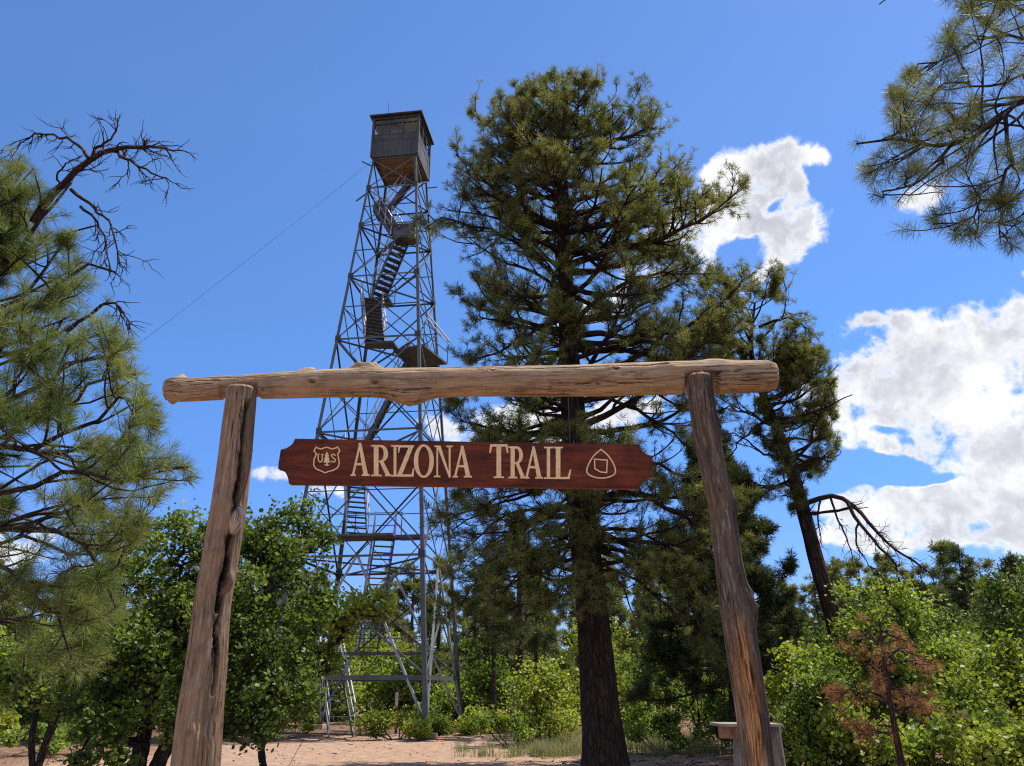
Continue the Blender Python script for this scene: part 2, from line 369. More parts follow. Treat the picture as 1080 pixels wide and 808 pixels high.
def pine(name, label, base, path, rad, seed, ext, zr, n_limb, needle=NEEDLE, bk=BARK, explicit=(), d2=3., d3=6., tn=32, tl=.19, tw=.012, l2=.42, l3=.45,
         elev=(-10, 35), bend=.1, twob=.12, group=None, sides=40, kt=160, cat='pine tree', bare=(), limb_r=.05, tuft_extra=.5, filt=None, t0=.2, droop=0., a1=95):
    rng = np.random.default_rng(seed)
    root = thing(name, label, cat, tuple(base), group)
    wood_ = MB(); crown = MB()
    Q, r = trunk_mesh(wood_, path, rad, sides, kt, .05)
    # limbs
    K1 = 10; z = zr[0]+(zr[1]-zr[0])*rng.random(n_limb)**.9
    k = np.clip(np.searchsorted(Q[:, 2], z), 1, len(Q)-1); P0 = Q[k]; az = rng.random(n_limb)*2*np.pi
    hz = (z-zr[0])/max(zr[1]-zr[0], .01)
    L = ext(z, az)*(.72+.42*rng.random(n_limb))
    el = R(elev[0])+(R(elev[1])-R(elev[0]))*np.clip(hz+rng.normal(0, .18, n_limb), 0, 1.2)
    D = np.stack([np.cos(az)*np.cos(el), np.sin(az)*np.cos(el), np.sin(el)], 1)
    L1 = grow(rng, P0, D, L, K1, np.full(n_limb, bend), twob)
    R0 = np.minimum(limb_r*(L/2.5)**.8+.008, r[k]*.6)
    if len(explicit):
        E = np.stack([smooth_path(p, K1+1) for p, _ in explicit]); E[:, 2:] += rng.normal(0, .045, E[:, 2:].shape)
        L1 = np.concatenate([L1, E]); R0 = np.concatenate([R0, [q for _, q in explicit]])
    Ls = np.linalg.norm(np.diff(L1, axis=1), axis=2).sum(1)
    tt = np.linspace(0, 1, K1+1)
    wood_.tubes(L1, R0[:, None]*(1-.85*tt[None]**.8)+.004, 7)
    # second order
    n2 = int(Ls.sum()*d2); idx = rng.choice(len(L1), n2, p=Ls/Ls.sum()); t = t0+(1-t0)*rng.random(n2)**.75
    p, tg = sample(L1, idx, t); side = np.where(rng.random(n2) < .5, -1, 1)[:, None]
    lat = norm(np.cross(tg, [0, 0, 1.])); D2 = tg*.75+lat*side*(.5+.6*rng.random((n2, 1)))+rng.normal(0, .22, (n2, 3)); D2[:, 2] += .08-droop
    len2 = np.clip(l2*Ls[idx]**.6*(1.25-.75*t)*(.5+.9*rng.random(n2)), .2, 2.2)
    L2 = grow(rng, p, D2, len2, 6, np.full(n2, .1-droop), .16)
    if filt is not None: k2 = filt(L2[:, -1]); L2 = L2[k2]; idx = idx[k2]; t = t[k2]; len2 = len2[k2]; n2 = len(L2)
    r2 = np.clip(R0[idx]*(1-.8*t)*.5, .005, .05)
    wood_.tubes(L2, r2[:, None]*(1-.7*np.linspace(0, 1, 7))[None]+.003, 5)
    n3 = int(n2*d3); idx3 = rng.integers(0, n2, n3); t3 = .25+.75*rng.random(n3)
    p3, tg3 = sample(L2, idx3, t3); D3 = tg3+rng.normal(0, .55, (n3, 3)); D3[:, 2] += .3-droop
    len3 = l3*(.35+.8*rng.random(n3))*np.clip(len2[idx3]/.8, .5, 1.1)
    L3 = grow(rng, p3, D3, len3, 3, np.full(n3, .25-droop), .15)
    pos = np.concatenate([L3[:, -1], L2[:, -1], L1[:, -1]]); dr = np.concatenate([L3[:, -1]-L3[:, -2], L2[:, -1]-L2[:, -2], L1[:, -1]-L1[:, -2]])
    if filt is not None:
        keep = filt(pos); keep3 = keep[:n3]; pos, dr = pos[keep], dr[keep]
        L3 = L3[keep3]
    wood_.tubes(L3, np.full((len(L3), 1), 1.)*np.array([[.008, .007, .006, .004]])*(tw/.012)**.5, 4)
    tint = np.clip(fbm(pos*.9, 3, seed)*1.5-.15+rng.normal(0, .17, len(pos)), 0, 1)
    needles(crown, rng, pos, dr, tn, tl, tw, 12, a1, tint)
    m = int(len(L3)*tuft_extra)
    if m: 
        ii = rng.integers(0, len(L3), m); needles(crown, rng, L3[ii, 2], L3[ii, 2]-L3[ii, 1], int(tn*.7), tl, tw, 25, 80, tint[ii % len(tint)])
    wood_.build('trunk', bk, root, True); crown.build('crown', needle, root)
    for (polys, rr, nm) in bare:
        b = MB(); L1b = np.stack([smooth_path(p_, 13) for p_ in polys]); rb = np.array(rr)
        L1b[:, 1:] += rng.normal(0, .012, L1b[:, 1:].shape)
        b.tubes(L1b, rb[:, None]*(1-.85*np.linspace(0, 1, 13))[None]+.004, 7)
        Lb = np.linalg.norm(np.diff(L1b, axis=1), axis=2).sum(1)
        nb = int(Lb.sum()*7.5); ib = rng.choice(len(L1b), nb, p=Lb/Lb.sum()); tb = .25+.75*rng.random(nb)
        pb, tgb = sample(L1b, ib, tb); Db = tgb+rng.normal(0, .5, (nb, 3)); Db[:, 2] -= .1
        lb = .14+.34*rng.random(nb)*Lb[ib]**.5*.7
        Lb2 = grow(rng, pb, Db, lb, 6, rng.normal(-.03, .1, nb), .22)
        b.tubes(Lb2, np.full((nb, 1), 1.)*np.linspace(.012, .004, 7)[None]*(rb[ib]/.05)[:, None]**.4, 5)
        nc = nb*3; ic = rng.integers(0, nb, nc); pc, tc = sample(Lb2, ic, .3+.7*rng.random(nc))
        Lb3 = grow(rng, pc, tc+rng.normal(0, .5, (nc, 3)), .08+.22*rng.random(nc), 4, np.zeros(nc), .25)
        b.tubes(Lb3, np.full((nc, 1), 1.)*np.linspace(.006, .0025, 5)[None], 4)
        b.build(nm, BARK_DEAD, root, True)
    return root

LEAF = np.array([[0, 0, 0], [.34, .3, .06], [.42, .68, .08], [0, 1.05, 0], [-.42, .68, .08], [-.34, .3, .06]])
def leaves(mb, rng, pos, size, tint, up=.7):
    n = len(pos); nrm = norm(rng.normal(0, 1, (n, 3))*(1.15-up)+np.array([0, 0, up])); y = norm(np.cross(nrm, norm(rng.normal(0, 1, (n, 3))))); x = np.cross(y, nrm)
    s = size*(.6+.7*rng.random(n)); sx = s*(.75+.5*rng.random(n)); V = pos[:, None]+x[:, None]*(LEAF[None, :, 0]*sx[:, None])[..., None]+y[:, None]*(LEAF[None, :, 1]*s[:, None])[..., None]+nrm[:, None]*(LEAF[None, :, 2]*s[:, None]*rng.uniform(-.5, 2.5, n)[:, None])[..., None]
    k = np.arange(n)[:, None]*6
    f = np.concatenate([k+np.array([[0, 1, 2, 3]]), k+np.array([[0, 3, 4, 5]])])
    mb.add(V, f, np.repeat(pos, 6, 0), np.repeat(np.clip(tint+rng.normal(0, .14, n), 0, 1), 6))
def oak(name, label, base, lobes, seed, n_twig, n_leaf, size, lm=OAK, stems=3, spread=.35, r0=.09, group=None, cat='oak tree', leafr=.2, stem_top=None, bk=BARK_OAK, up=.5, hollow=.3, dens_=1.2):
    """lobes: (x,y,z,rx,ry,rz) leaf clumps; twigs join the nearest wood, so the limbs branch like a real shrub."""
    rng = np.random.default_rng(seed); root = thing(name, label, cat, tuple(base), group); lobes = np.asarray(lobes, float)
    big = lobes; sub_ = []
    for q in big:
        sub_.append(np.concatenate([q[:3], q[3:]*.62]))
        for _ in range(5): dd_ = norm(rng.normal(0, 1, 3)); sub_.append(np.concatenate([q[:3]+dd_*q[3:]*rng.uniform(.6, .95), q[3:]*rng.uniform(.28, .5)]))
    lobes = np.array(sub_)
    vol = (lobes[:, 3]*lobes[:, 4]*lobes[:, 5])**.75; li = rng.choice(len(lobes), n_twig, p=vol/vol.sum())
    d = norm(rng.normal(0, 1, (n_twig, 3))); rad = (hollow+(1-hollow)*rng.random(n_twig))**.6
    T = lobes[li, :3]+d*rad[:, None]*lobes[li, 3:]*(.75+.5*fbm(d*1.7+li[:, None]*5.3, 2, seed)[:, None])
    sh = rng.random(n_twig) < .13; T[sh] = lobes[li[sh], :3]+d[sh]*(rng.uniform(1.15, 1.75, sh.sum()))[:, None]*lobes[li[sh], 3:]; T[sh, 2] += .12*np.abs(lobes[li[sh], 5])
    T[:, 2] = np.maximum(T[:, 2], gh(base[0], base[1])+.1)
    nodes = []; par = []
    base = np.asarray(base, float)
    cz = np.average(lobes[:, 2], weights=vol); cc = np.average(lobes[:, :3], axis=0, weights=vol)
    for s in range(stems):
        b = base+np.array([rng.normal(0, .02), rng.normal(0, .02), -.1]) if stems > 1 else base-[0, 0, .1]
        l = lobes[rng.integers(0, len(lobes)), :3] if stems > 1 else cc
        e = base+(l-base)*rng.uniform(.55, .8); mid = (b+e)/2+rng.normal(0, spread, 3)*[.5, .5, .1]; mid[2] = b[2]+(e[2]-b[2])*.5
        pth = smooth_path([b, mid, e], 12)
        for i, p in enumerate(pth): par.append(len(nodes)-1 if i else -1); nodes.append(p)
    order = np.argsort(np.linalg.norm(T-base, axis=1)); NN = np.array(nodes); ends = []
    buf = np.zeros((len(nodes)+n_twig*4, 3)); buf[:len(nodes)] = NN; cnt = len(nodes)
    for ti in order:
        tp = T[ti]; dv = buf[:cnt]-tp; dd = np.sqrt((dv*dv).sum(1))+.25*np.maximum(dv[:, 2], 0)
        j = int(dd.argmin()); L = np.linalg.norm(tp-buf[j]); ns = 3 if L > .35 else 1; prev = j
        for q in range(1, ns+1):
            f = q/ns; pt = buf[j]+(tp-buf[j])*f+(rng.normal(0, .05*L, 3) if q < ns else 0); pt[2] += .12*L*math.sin(math.pi*f)
            buf[cnt] = pt; par.append(prev); prev = cnt; cnt += 1
        ends.append(prev)
    nd = buf[:cnt]; w = np.zeros(cnt)
    for e in ends: w[e] += 1
    for i in range(cnt-1, -1, -1):
        if par[i] >= 0: w[par[i]] += w[i]
    tw_r = .0045; rr = np.minimum(tw_r*np.maximum(w, 1)**.5, r0)
    seg = [(i, par[i]) for i in range(cnt) if par[i] >= 0]; a = np.array([s_[1] for s_ in seg]); b = np.array([s_[0] for s_ in seg])
    mb = MB(); P = np.stack([nd[a], (nd[a]+nd[b])/2, nd[b]], 1); mb.tubes(P, np.stack([np.minimum(rr[a], rr[b]*1.35), rr[b]*1.1, rr[b]], 1), 6)
    mb.build('trunk', bk, root, True)
    E = nd[np.array(ends)]; ntot = int(n_leaf*dens_); ei = rng.integers(0, len(E), ntot)
    size = size*.72; cl = norm(rng.normal(0, 1, (ntot, 3)))*(rng.random(ntot)**.7)[:, None]*leafr*1.2*np.array([1, 1, .75])
    pos = E[ei]+cl; tint = np.clip(fbm(E*1.1, 3, seed+4)*1.6-.25+rng.normal(0, .13, len(E)), 0, 1)[ei]
    lv = MB(); leaves(lv, rng, pos, size, tint, up); lv.build('crown', lm, root)
    return root
# ------------------------------------------------------------------ the big pine behind the gate
def px_path(rows, Y): return [at(u, v, Y+(r[0] if r else 0)) for u, v, *r in rows]
def ext_from(table, Y, uc, scale=1.):
    """Crown reach east and west read off the photograph, as real metres round a trunk at distance Y."""
    rows = []
    for v, ul, ur in table:
        c = np.interp(v, [q[1] for q in uc], [q[0] for q in uc]); p = at(c, v, Y); k = F/depth(p); rows.append((p[2], (c-ul)/k, (ur-c)/k))
    rows.sort(); Z = [r[0] for r in rows]; Lw = [r[1] for r in rows]; Rw = [r[2] for r in rows]
    def f(z, az):
        l = np.interp(z, Z, Lw); r = np.interp(z, Z, Rw); c = np.cos(az); side = np.where(c > 0, r, l); s = np.abs(c)
        return np.maximum((side*s+.5*(l+r)*.85*(1-s))*scale, .25)
    return f
PY = 19.2
tr = [(638, 806), (625, 650), (612, 520), (604, 430), (598, 330), (593, 210), (589, 120), (587, 84)]
base = at(638, 806, PY); gz0 = gh(base[0], PY); path = [np.array([base[0]+.02, PY, gz0-.2])]+[at(u, v, PY) for u, v in tr[1:]]
tab = [(62, 572, 604), (85, 552, 622), (105, 522, 655), (135, 496, 684), (160, 500, 705), (200, 478, 752), (228, 458, 766), (255, 462, 764), (290, 482, 758), (330, 478, 770), (370, 476, 772), (410, 490, 760), (450, 480, 750), (500, 482, 745), (540, 476, 748), (580, 478, 745), (620, 500, 730)]
def limb(pts, r, Y=PY): return ([at(u, v, Y+dy) for u, v, dy in pts], r)
exl = [limb([(610, 545, 0), (575, 545, -.5), (545, 560, -.9), (527, 590, -1.1), (508, 615, -1.2), (490, 635, -1.2)], .085),
       limb([(616, 530, 0), (660, 520, -.5), (705, 535, -.9), (745, 560, -1.), (775, 600, -1.)], .1),
       limb([(616, 600, 0), (660, 592, -.4), (700, 612, -.8), (735, 650, -1.1), (752, 690, -1.2)], .07),
       limb([(598, 345, 0), (640, 310, -.4), (672, 295, -.6), (705, 288, -.7), (748, 292, -.8)], .085),
       limb([(603, 440, 0), (560, 462, -.6), (520, 480, -1.), (490, 492, -1.2)], .07),
       limb([(607, 445, 0), (650, 425, -.5), (690, 440, -.9), (735, 478, -1.1)], .075),
       limb([(597, 300, 0), (555, 265, -.4), (510, 240, -.8), (462, 232, -1.), (452, 240, -1.)], .075),
       limb([(598, 335, 0), (560, 350, -.5), (525, 372, -.8), (490, 385, -.9)], .07),
       limb([(594, 240, 0), (640, 222, -.4), (690, 212, -.6), (740, 208, -.7), (762, 216, -.8)], .065),
       limb([(592, 190, 0), (550, 170, -.3), (515, 135, -.5), (497, 118, -.5)], .05),
       limb([(590, 150, 0), (620, 125, -.2), (655, 110, -.3), (675, 130, -.3)], .04),
       limb([(612, 565, 0), (585, 590, -.8), (560, 625, -1.4), (548, 650, -1.5)], .05),
       limb([(620, 560, 0), (650, 580, -.9), (672, 600, -1.3), (690, 620, -1.5)], .05), limb([(618, 590, 0), (625, 600, -1.), (618, 625, -1.8), (612, 645, -2.1)], .05), limb([(615, 560, 0), (600, 575, -1.), (592, 600, -1.8), (590, 630, -2.2)], .05),
       limb([(618, 600, 0), (665, 610, .3), (705, 640, .2), (730, 690, 0)], .05), limb([(614, 500, 0), (670, 490, -.4), (720, 505, -.8), (765, 540, -1.)], .07), limb([(612, 510, 0), (560, 520, -.3), (515, 535, -.7), (478, 560, -.9)], .06), limb([(618, 585, 0), (575, 600, .3), (535, 620, .4), (505, 650, .4)], .05), limb([(600, 380, 0), (650, 365, -.4), (710, 350, -.7), (770, 352, -.9)], .07),
       limb([(612, 540, 0), (570, 535, .6), (520, 550, 1.), (485, 585, 1.1)], .06), limb([(614, 555, 0), (580, 575, -1.2), (545, 605, -2.), (520, 640, -2.2)], .05), limb([(612, 520, 0), (590, 530, -1.2), (560, 560, -2.), (555, 590, -2.2)], .05), limb([(610, 490, 0), (570, 500, .4), (520, 505, .9), (470, 530, 1.)], .06), limb([(618, 610, 0), (590, 630, -.5), (560, 650, -.8), (540, 665, -.9)], .04),
       limb([(598, 310, 0), (560, 290, .4), (510, 262, .7), (470, 250, .8)], .06), limb([(597, 290, 0), (550, 250, -.9), (500, 225, -1.5), (462, 218, -1.7)], .055), limb([(615, 575, 0), (570, 580, -.3), (525, 600, -.5), (485, 640, -.5)], .05), limb([(610, 500, 0), (565, 515, -1.), (515, 530, -1.6), (470, 545, -1.8)], .055), limb([(612, 530, 0), (565, 545, 1.2), (520, 570, 1.9), (490, 600, 2.)], .05), limb([(600, 370, 0), (560, 385, -.5), (520, 400, -.9), (485, 425, -1.1)], .055), limb([(616, 560, 0), (660, 560, .6), (710, 580, 1.), (750, 630, 1.1)], .06), limb([(618, 580, 0), (645, 600, -1.2), (665, 640, -1.8), (680, 670, -2.)], .04)]
pine('ponderosa_pine', 'tallest pine, with a massive dark trunk, standing behind the right half of the trail sign', (base[0], PY, gz0), path,
     [.47, .37, .34, .31, .23, .16, .09, .025], 41, lambda z, az, f=ext_from(tab, PY, tr): np.maximum(f(z, az)*1.04-.9*np.clip((z-12.5)/3.5, 0, 1), .3), (gz(640, PY), gz(100, PY)), 150, NEEDLE, BARK, exl, a1=82, d2=3.6, d3=6.6, tn=25, tl=.175, tw=.011, elev=(-18, 20), bend=.09, l2=.5, limb_r=.06, t0=.22)

# ------------------------------------------------------------------ leaning pine to the right, with its bare sagging bough
LY = 21.; tr2 = [(905, 758), (880, 655), (862, 595), (845, 530), (826, 470), (806, 418), (792, 370), (796, 320)]
b0 = at(908, 790, LY); g0_ = gh(b0[0], LY); path2 = [np.array([b0[0]+.35, LY, g0_-.2])]+[at(u, v, LY) for u, v in tr2]
tab2 = [(312, 780, 815), (330, 745, 850), (370, 740, 862), (400, 770, 850), (440, 790, 880), (480, 790, 882), (520, 800, 885), (550, 815, 868)]
ex2 = [limb([(800, 345, 0), (830, 335, -.3), (852, 350, -.5), (860, 372, -.5)], .045, LY), limb([(835, 490, 0), (855, 462, -.2), (868, 430, -.3), (878, 405, -.3)], .05, LY), limb([(845, 525, 0), (825, 510, -.3), (805, 515, -.5), (785, 500, -.6)], .06, LY),
       limb([(815, 440, 0), (790, 455, -.3), (775, 475, -.5), (765, 490, -.5)], .05, LY), limb([(800, 405, 0), (770, 395, -.4), (745, 385, -.7), (720, 370, -.9)], .05, LY),
       limb([(818, 450, 0), (795, 440, -.4), (770, 430, -.7), (750, 440, -.8)], .05, LY), limb([(830, 485, 0), (805, 480, -.4), (785, 462, -.7), (765, 455, -.8)], .045, LY), limb([(800, 400, 0), (825, 388, .3), (850, 395, .5), (866, 410, .5)], .045, LY), limb([(796, 345, 0), (775, 325, -.3), (755, 335, -.5), (735, 350, -.6)], .045, LY), limb([(798, 360, 0), (820, 340, .4), (842, 330, .5), (858, 345, .5)], .04, LY), limb([(838, 505, 0), (815, 515, .4), (790, 535, .6), (780, 555, .6)], .045, LY)]
def filtL(p_):
    d = p_[:, 1]*math.cos(PITCH)+(p_[:, 2]-CZ)*math.sin(PITCH); x = p_[:, 0]/d*F+540; y = 404-F*(-p_[:, 1]*math.sin(PITCH)+(p_[:, 2]-CZ)*math.cos(PITCH))/d
    return (x < np.interp(y, [300, 360, 420, 470, 500, 520, 560], [850, 872, 884, 886, 872, 850, 845]))
bough = [[at(u, v, LY+d) for u, v, d in q] for q in (
    [(852, 530, 0), (875, 523, -.3), (893, 528, -.6), (908, 541, -.8), (922, 558, -1.), (945, 580, -1.2), (985, 606, -1.3)], [(893, 528, -.6), (905, 550, -.9), (925, 575, -1.1), (942, 592, -1.2), (950, 615, -1.2), (955, 640, -1.2)],
    [(876, 525, -.3), (884, 548, -.4), (896, 575, -.4), (902, 600, -.4)], [(905, 548, -.9), (903, 572, -1.), (912, 590, -1.1), (920, 600, -1.1)], [(866, 525, -.2), (862, 545, -.3), (866, 565, -.4), (864, 580, -.4)])]
pine('ponderosa_pine', 'slender pine leaning left behind the right gate post with a sagging bare bough', (b0[0], LY, g0_), path2, [.28, .25, .215, .195, .18, .15, .115, .075, .03], 17,
     ext_from(tab2, LY, tr2, 1.1), (gz(548, LY), gz(312, LY)), 84, NEEDLE, BARK, ex2, d2=3.8, d3=7, tn=26, tl=.165, tw=.012, l2=.6, limb_r=.05, kt=110, filt=filtL,
     bare=[(bough, [.07, .05, .03, .028, .028], 'bare_bough')])

# ------------------------------------------------------------------ dense younger pine behind the right post
def std_pine(label, u, vt, Y, seed, wu, vlow=None, needle=NEEDLE_DARK, n=46, tn=22, tw=.03, tl=.24, d2=2.2, d3=4., lean=0., r=.16, group=None, loc=None, top=.12, name='pine_tree', **kw):
    z1 = gz(vt, Y) if vt is not None else kw.pop('z1'); x = gx(u, Y, z1*.4); g = gh(x, Y); zl = gz(vlow, Y) if vlow else z1*.3
    zl = max(zl, g+.6)
    w = wu/F*(Y*math.cos(PITCH)+(z1*.5-CZ)*math.sin(PITCH))
    f = lambda z, az: np.maximum(w*np.clip((z1-z)/(z1-zl), 0, 1)**.62*(.82+.18*np.sin(az*3+seed))+top, .2)
    p = [(x, Y, g-.2), (x+lean*.3, Y, g+z1*.35), (x+lean*.7, Y, g+z1*.7), (x+lean, Y, z1-.1)]
    return pine(name, label, (x, Y, g), p, [r, r*.8, r*.45, .02], seed, f, (zl, z1-.25), n, needle, BARK_GREY, (), d2, d3, tn, tl, tw, .5, .5, (-20, 40), .1, .12, group, 14, 40, 'pine tree', (), .04, **kw)
std_pine('dense dark young pine filling the gap left of the right gate post', 768, 462, 22.6, 5, 100, 725, NEEDLE_DARK, 140, 30, .018, .22, 3.4, 5., r=.2)

# ------------------------------------------------------------------ left foreground pine: its trunk stands out of view
EY = 9.; gx0 = gx(-150, EY, 4.); gE = gh(gx0, EY)
pathE = [(gx0, EY, gE-.2), (gx0+.1, EY, 3.2), (gx0+.25, EY, 6.0), (gx0+.7, EY, 7.6)]
def limbE(pts, r): return ([pathE[k] if isinstance(k, int) else at(k[0], k[1], EY+k[2]) for k in pts], r)
exE = [limbE([(-120, 470, 0), (-40, 400, -.3), (30, 330, -.6), (80, 285, -.8), (120, 275, -.9)], .06), limbE([(-120, 420, 0), (-50, 330, 0), (20, 260, 0), (60, 215, 0), (75, 190, 0)], .07),
       limbE([(-120, 480, 0), (-30, 440, -.5), (50, 400, -.9), (110, 375, -1.1), (142, 365, -1.2)], .055), limbE([(-120, 520, 0), (-20, 480, -.4), (60, 455, -.8), (120, 430, -1.), (165, 420, -1.1)], .055),
       limbE([(-120, 540, 0), (-20, 520, -.4), (60, 505, -.8), (130, 500, -1.1), (205, 490, -1.3)], .05), limbE([(-120, 600, 0), (-30, 560, -.6), (40, 560, -1.), (95, 590, -1.3), (120, 640, -1.4)], .05),
       limbE([(-120, 610, 0), (-60, 590, -.7), (0, 600, -1.1), (50, 640, -1.3), (75, 690, -1.4)], .045), limbE([(-120, 400, 0), (-60, 310, .4), (-10, 240, .6), (20, 190, .7), (35, 178, .7)], .05),
       limbE([(-120, 440, 0), (-40, 370, .4), (30, 300, .7), (75, 250, .8), (100, 240, .8)], .05), limbE([(-120, 500, 0), (-30, 450, .4), (60, 430, .7), (120, 400, .8), (150, 395, .8)], .05),
       limbE([(-120, 620, 0), (-40, 600, -.2), (30, 620, -.4), (110, 610, -.5), (140, 570, -.5)], .04), limbE([(-100, 590, 0), (-20, 560, .6), (60, 540, 1.), (130, 545, 1.2), (160, 560, 1.2)], .045),
       limbE([(-120, 630, 0), (-50, 610, .5), (20, 615, .9), (80, 640, 1.), (120, 680, 1.)], .04), limbE([(-120, 650, 0), (-60, 650, 0), (0, 660, -.2), (50, 690, -.3), (80, 715, -.3)], .035), limbE([(-120, 600, 0), (-50, 580, .8), (20, 570, 1.3), (90, 590, 1.5), (130, 625, 1.5)], .04)]
dead = [[at(u, v, EY+d) for u, v, d in q] for q in (
    [(35, 235, .3), (52, 208, .2), (75, 185, .1), (97, 166, 0), (128, 157, -.2), (158, 155, -.4), (184, 157, -.6)], [(94, 168, 0), (85, 155, .1), (70, 147, .2), (50, 142, .3), (26, 146, .4), (18, 160, .5)],
    [(97, 166, 0), (103, 155, 0), (115, 148, -.1), (122, 138, -.1), (124, 126, -.1)], [(118, 159, -.1), (140, 172, -.2), (162, 183, -.3), (180, 193, -.4)], [(128, 157, -.2), (134, 170, -.2), (135, 188, -.2)],
    [(75, 200, .1), (95, 215, 0), (112, 232, -.1), (122, 252, -.2), (124, 275, -.2)], [(60, 205, .2), (62, 185, .2), (70, 172, .2), (85, 165, .2)], [(85, 218, 0), (100, 230, -.1), (110, 250, -.1), (116, 290, -.2)])]
def filtE(p):
    # the crown's ragged eastern edge, kept clear of the gateway
    d = p[:, 1]*math.cos(PITCH)+(p[:, 2]-CZ)*math.sin(PITCH); x = p[:, 0]/d*F+540; y = 404-F*(-p[:, 1]*math.sin(PITCH)+(p[:, 2]-CZ)*math.cos(PITCH))/d
    e = np.interp(y, [150, 175, 215, 250, 300, 345, 365, 400, 440, 480, 505, 530, 580, 640, 700, 740], [10, 40, 78, 98, 118, 130, 138, 158, 168, 205, 208, 160, 142, 132, 112, 60])
    thin = np.where(y > 545, 1., 1.)*np.where((x > -10) & (x < 85) & (y > 455) & (y < 600), .45, 1.)*np.where(fbm(p*1.5+3.1, 3, 14) > .5, .3, 1.)
    return (x < e+34*(fbm(p*2.2, 2, 3)-.4)) & (_hash(np.round(p[:, 0]*997).astype(np.int64), np.round(p[:, 1]*991).astype(np.int64), np.round(p[:, 2]*983).astype(np.int64), 5) < thin)
pine('ponderosa_pine', 'near olive green pine along the left edge with a dead forked bough at its top', (gx0, EY, gE), pathE, [.3, .25, .17, .04], 77,
     lambda z, az: np.where(np.cos(az) > -.2, 2.0, 1.2)*np.clip((8.2-z)/3, .3, 1), (2.2, 7.4), 44, NEEDLE_OLIVE, BARK_GREY, exE, d2=6.4, d3=7.5, tn=54, tl=.16, tw=.005, l2=.6, l3=.42, limb_r=.05, kt=60, bend=.05, t0=.3, filt=filtE, droop=.03, a1=80,
     bare=[(dead, [.055, .022, .022, .02, .012, .022, .016, .016], 'dead_bough'), ([[at(u, v, EY+d) for u, v, d in ((70, 350, -.6), (105, 325, -.7), (118, 318, -.8), (132, 330, -.8), (137, 345, -.8))]], [.02], 'dead_twig')], tuft_extra=.7)

# ------------------------------------------------------------------ pine whose boughs hang in at the upper right
FY = 7.; fx = gx(1330, FY, 6.); gF = gh(fx, FY)
pathF = [(fx, FY, gF-.2), (fx+.05, FY, 4.), (fx, FY, 8.), (fx-.1, FY, 11.5)]
def limbF(pts, r): return ([at(u, v, FY+d) for u, v, d in pts], r)
exF = [limbF([(1290, 150, 0), (1180, 100, 0), (1090, 108, 0), (1050, 128, -.1), (1005, 150, -.2), (950, 152, -.3), (898, 158, -.4)], .045), limbF([(1200, 90, .1), (1120, 60, .3), (1060, 40, .5), (1020, 50, .6), (975, 75, .7), (955, 95, .7)], .025),
       limbF([(1060, 120, -.1), (1062, 160, -.1), (1050, 200, -.2), (1020, 225, -.3), (985, 235, -.3)], .02), limbF([(1005, 150, -.2), (985, 175, -.3), (955, 195, -.3), (918, 212, -.4)], .016),
       limbF([(1180, 60, .3), (1110, 10, .4), (1060, -5, .5), (1030, 10, .5)], .025), limbF([(1150, 150, 0), (1100, 170, -.2), (1075, 200, -.3), (1060, 235, -.3), (1050, 250, -.3)], .02), limbF([(1100, -80, .5), (1030, -45, .5), (980, -22, .5), (945, -8, .5), (935, -2, .5)], .02),
       limbF([(1040, 135, -.1), (1000, 125, .1), (960, 105, .2), (940, 120, .2)], .016), limbF([(1120, 90, .2), (1060, 85, .1), (1000, 85, 0), (975, 100, 0)], .018)]
def filtF(p):
    d = p[:, 1]*math.cos(PITCH)+(p[:, 2]-CZ)*math.sin(PITCH); x = p[:, 0]/d*F+540; y = 404-F*(-p[:, 1]*math.sin(PITCH)+(p[:, 2]-CZ)*math.cos(PITCH))/d
    return (x > np.interp(y, [-60, 20, 100, 150, 200, 250, 270], [925, 1000, 935, 893, 905, 960, 1090]))
pine('ponderosa_pine', 'pine boughs with long spiky needles reaching in at the upper right corner', (fx, FY, gF), pathF, [.26, .22, .15, .04], 8, lambda z, az: np.where(np.cos(az) < -.3, .7, 2.2)*np.clip((12-z)/4, .3, 1), (7.5, 11), 8, NEEDLE, BARK_GREY, exF,
     d2=6.6, d3=4.4, tn=58, tl=.155, tw=.0042, l2=.5, l3=.34, limb_r=.04, kt=60, bend=.02, t0=.25, filt=filtF, tuft_extra=0., droop=.06, a1=105, bare=())

# ------------------------------------------------------------------ oaks
def lob(rows, Y):                       # (u, v, r_pixels, dy[, squash]) -> clump in metres
    o = []
    for u, v, r, dy, *q in rows:
        p = at(u, v, Y+dy); m = r/F*depth(p); o.append((p[0], p[1], p[2], m, m*(q[1] if len(q) > 1 else 1.), m*(q[0] if q else .85)))
    return o
OY = 11.5; ob = (gx(140, OY, 0), OY, gh(gx(140, OY, 0), OY))
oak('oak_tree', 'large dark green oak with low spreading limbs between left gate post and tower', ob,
    lob([(270, 560, 48, .8), (320, 545, 30, 1.2), (215, 575, 45, .5), (300, 610, 48, .6), (245, 640, 55, 0), (300, 670, 50, .4), (335, 630, 30, 1.), (180, 640, 50, .2), (200, 700, 60, -.2), (270, 720, 55, 0), (310, 720, 35, .3), (150, 700, 50, -.4), (140, 610, 40, .8), (250, 765, 36, -.1, .6), (95, 745, 35, -.5), (335, 575, 20, 1.2), (210, 770, 30, 0, .6), (290, 755, 30, .2, .6), (330, 740, 24, .6, .6), (125, 770, 26, -.3, .6)], OY), 21, 1300, 22000, .088, OAK_DARK, 4, .4, .1, leafr=.19)
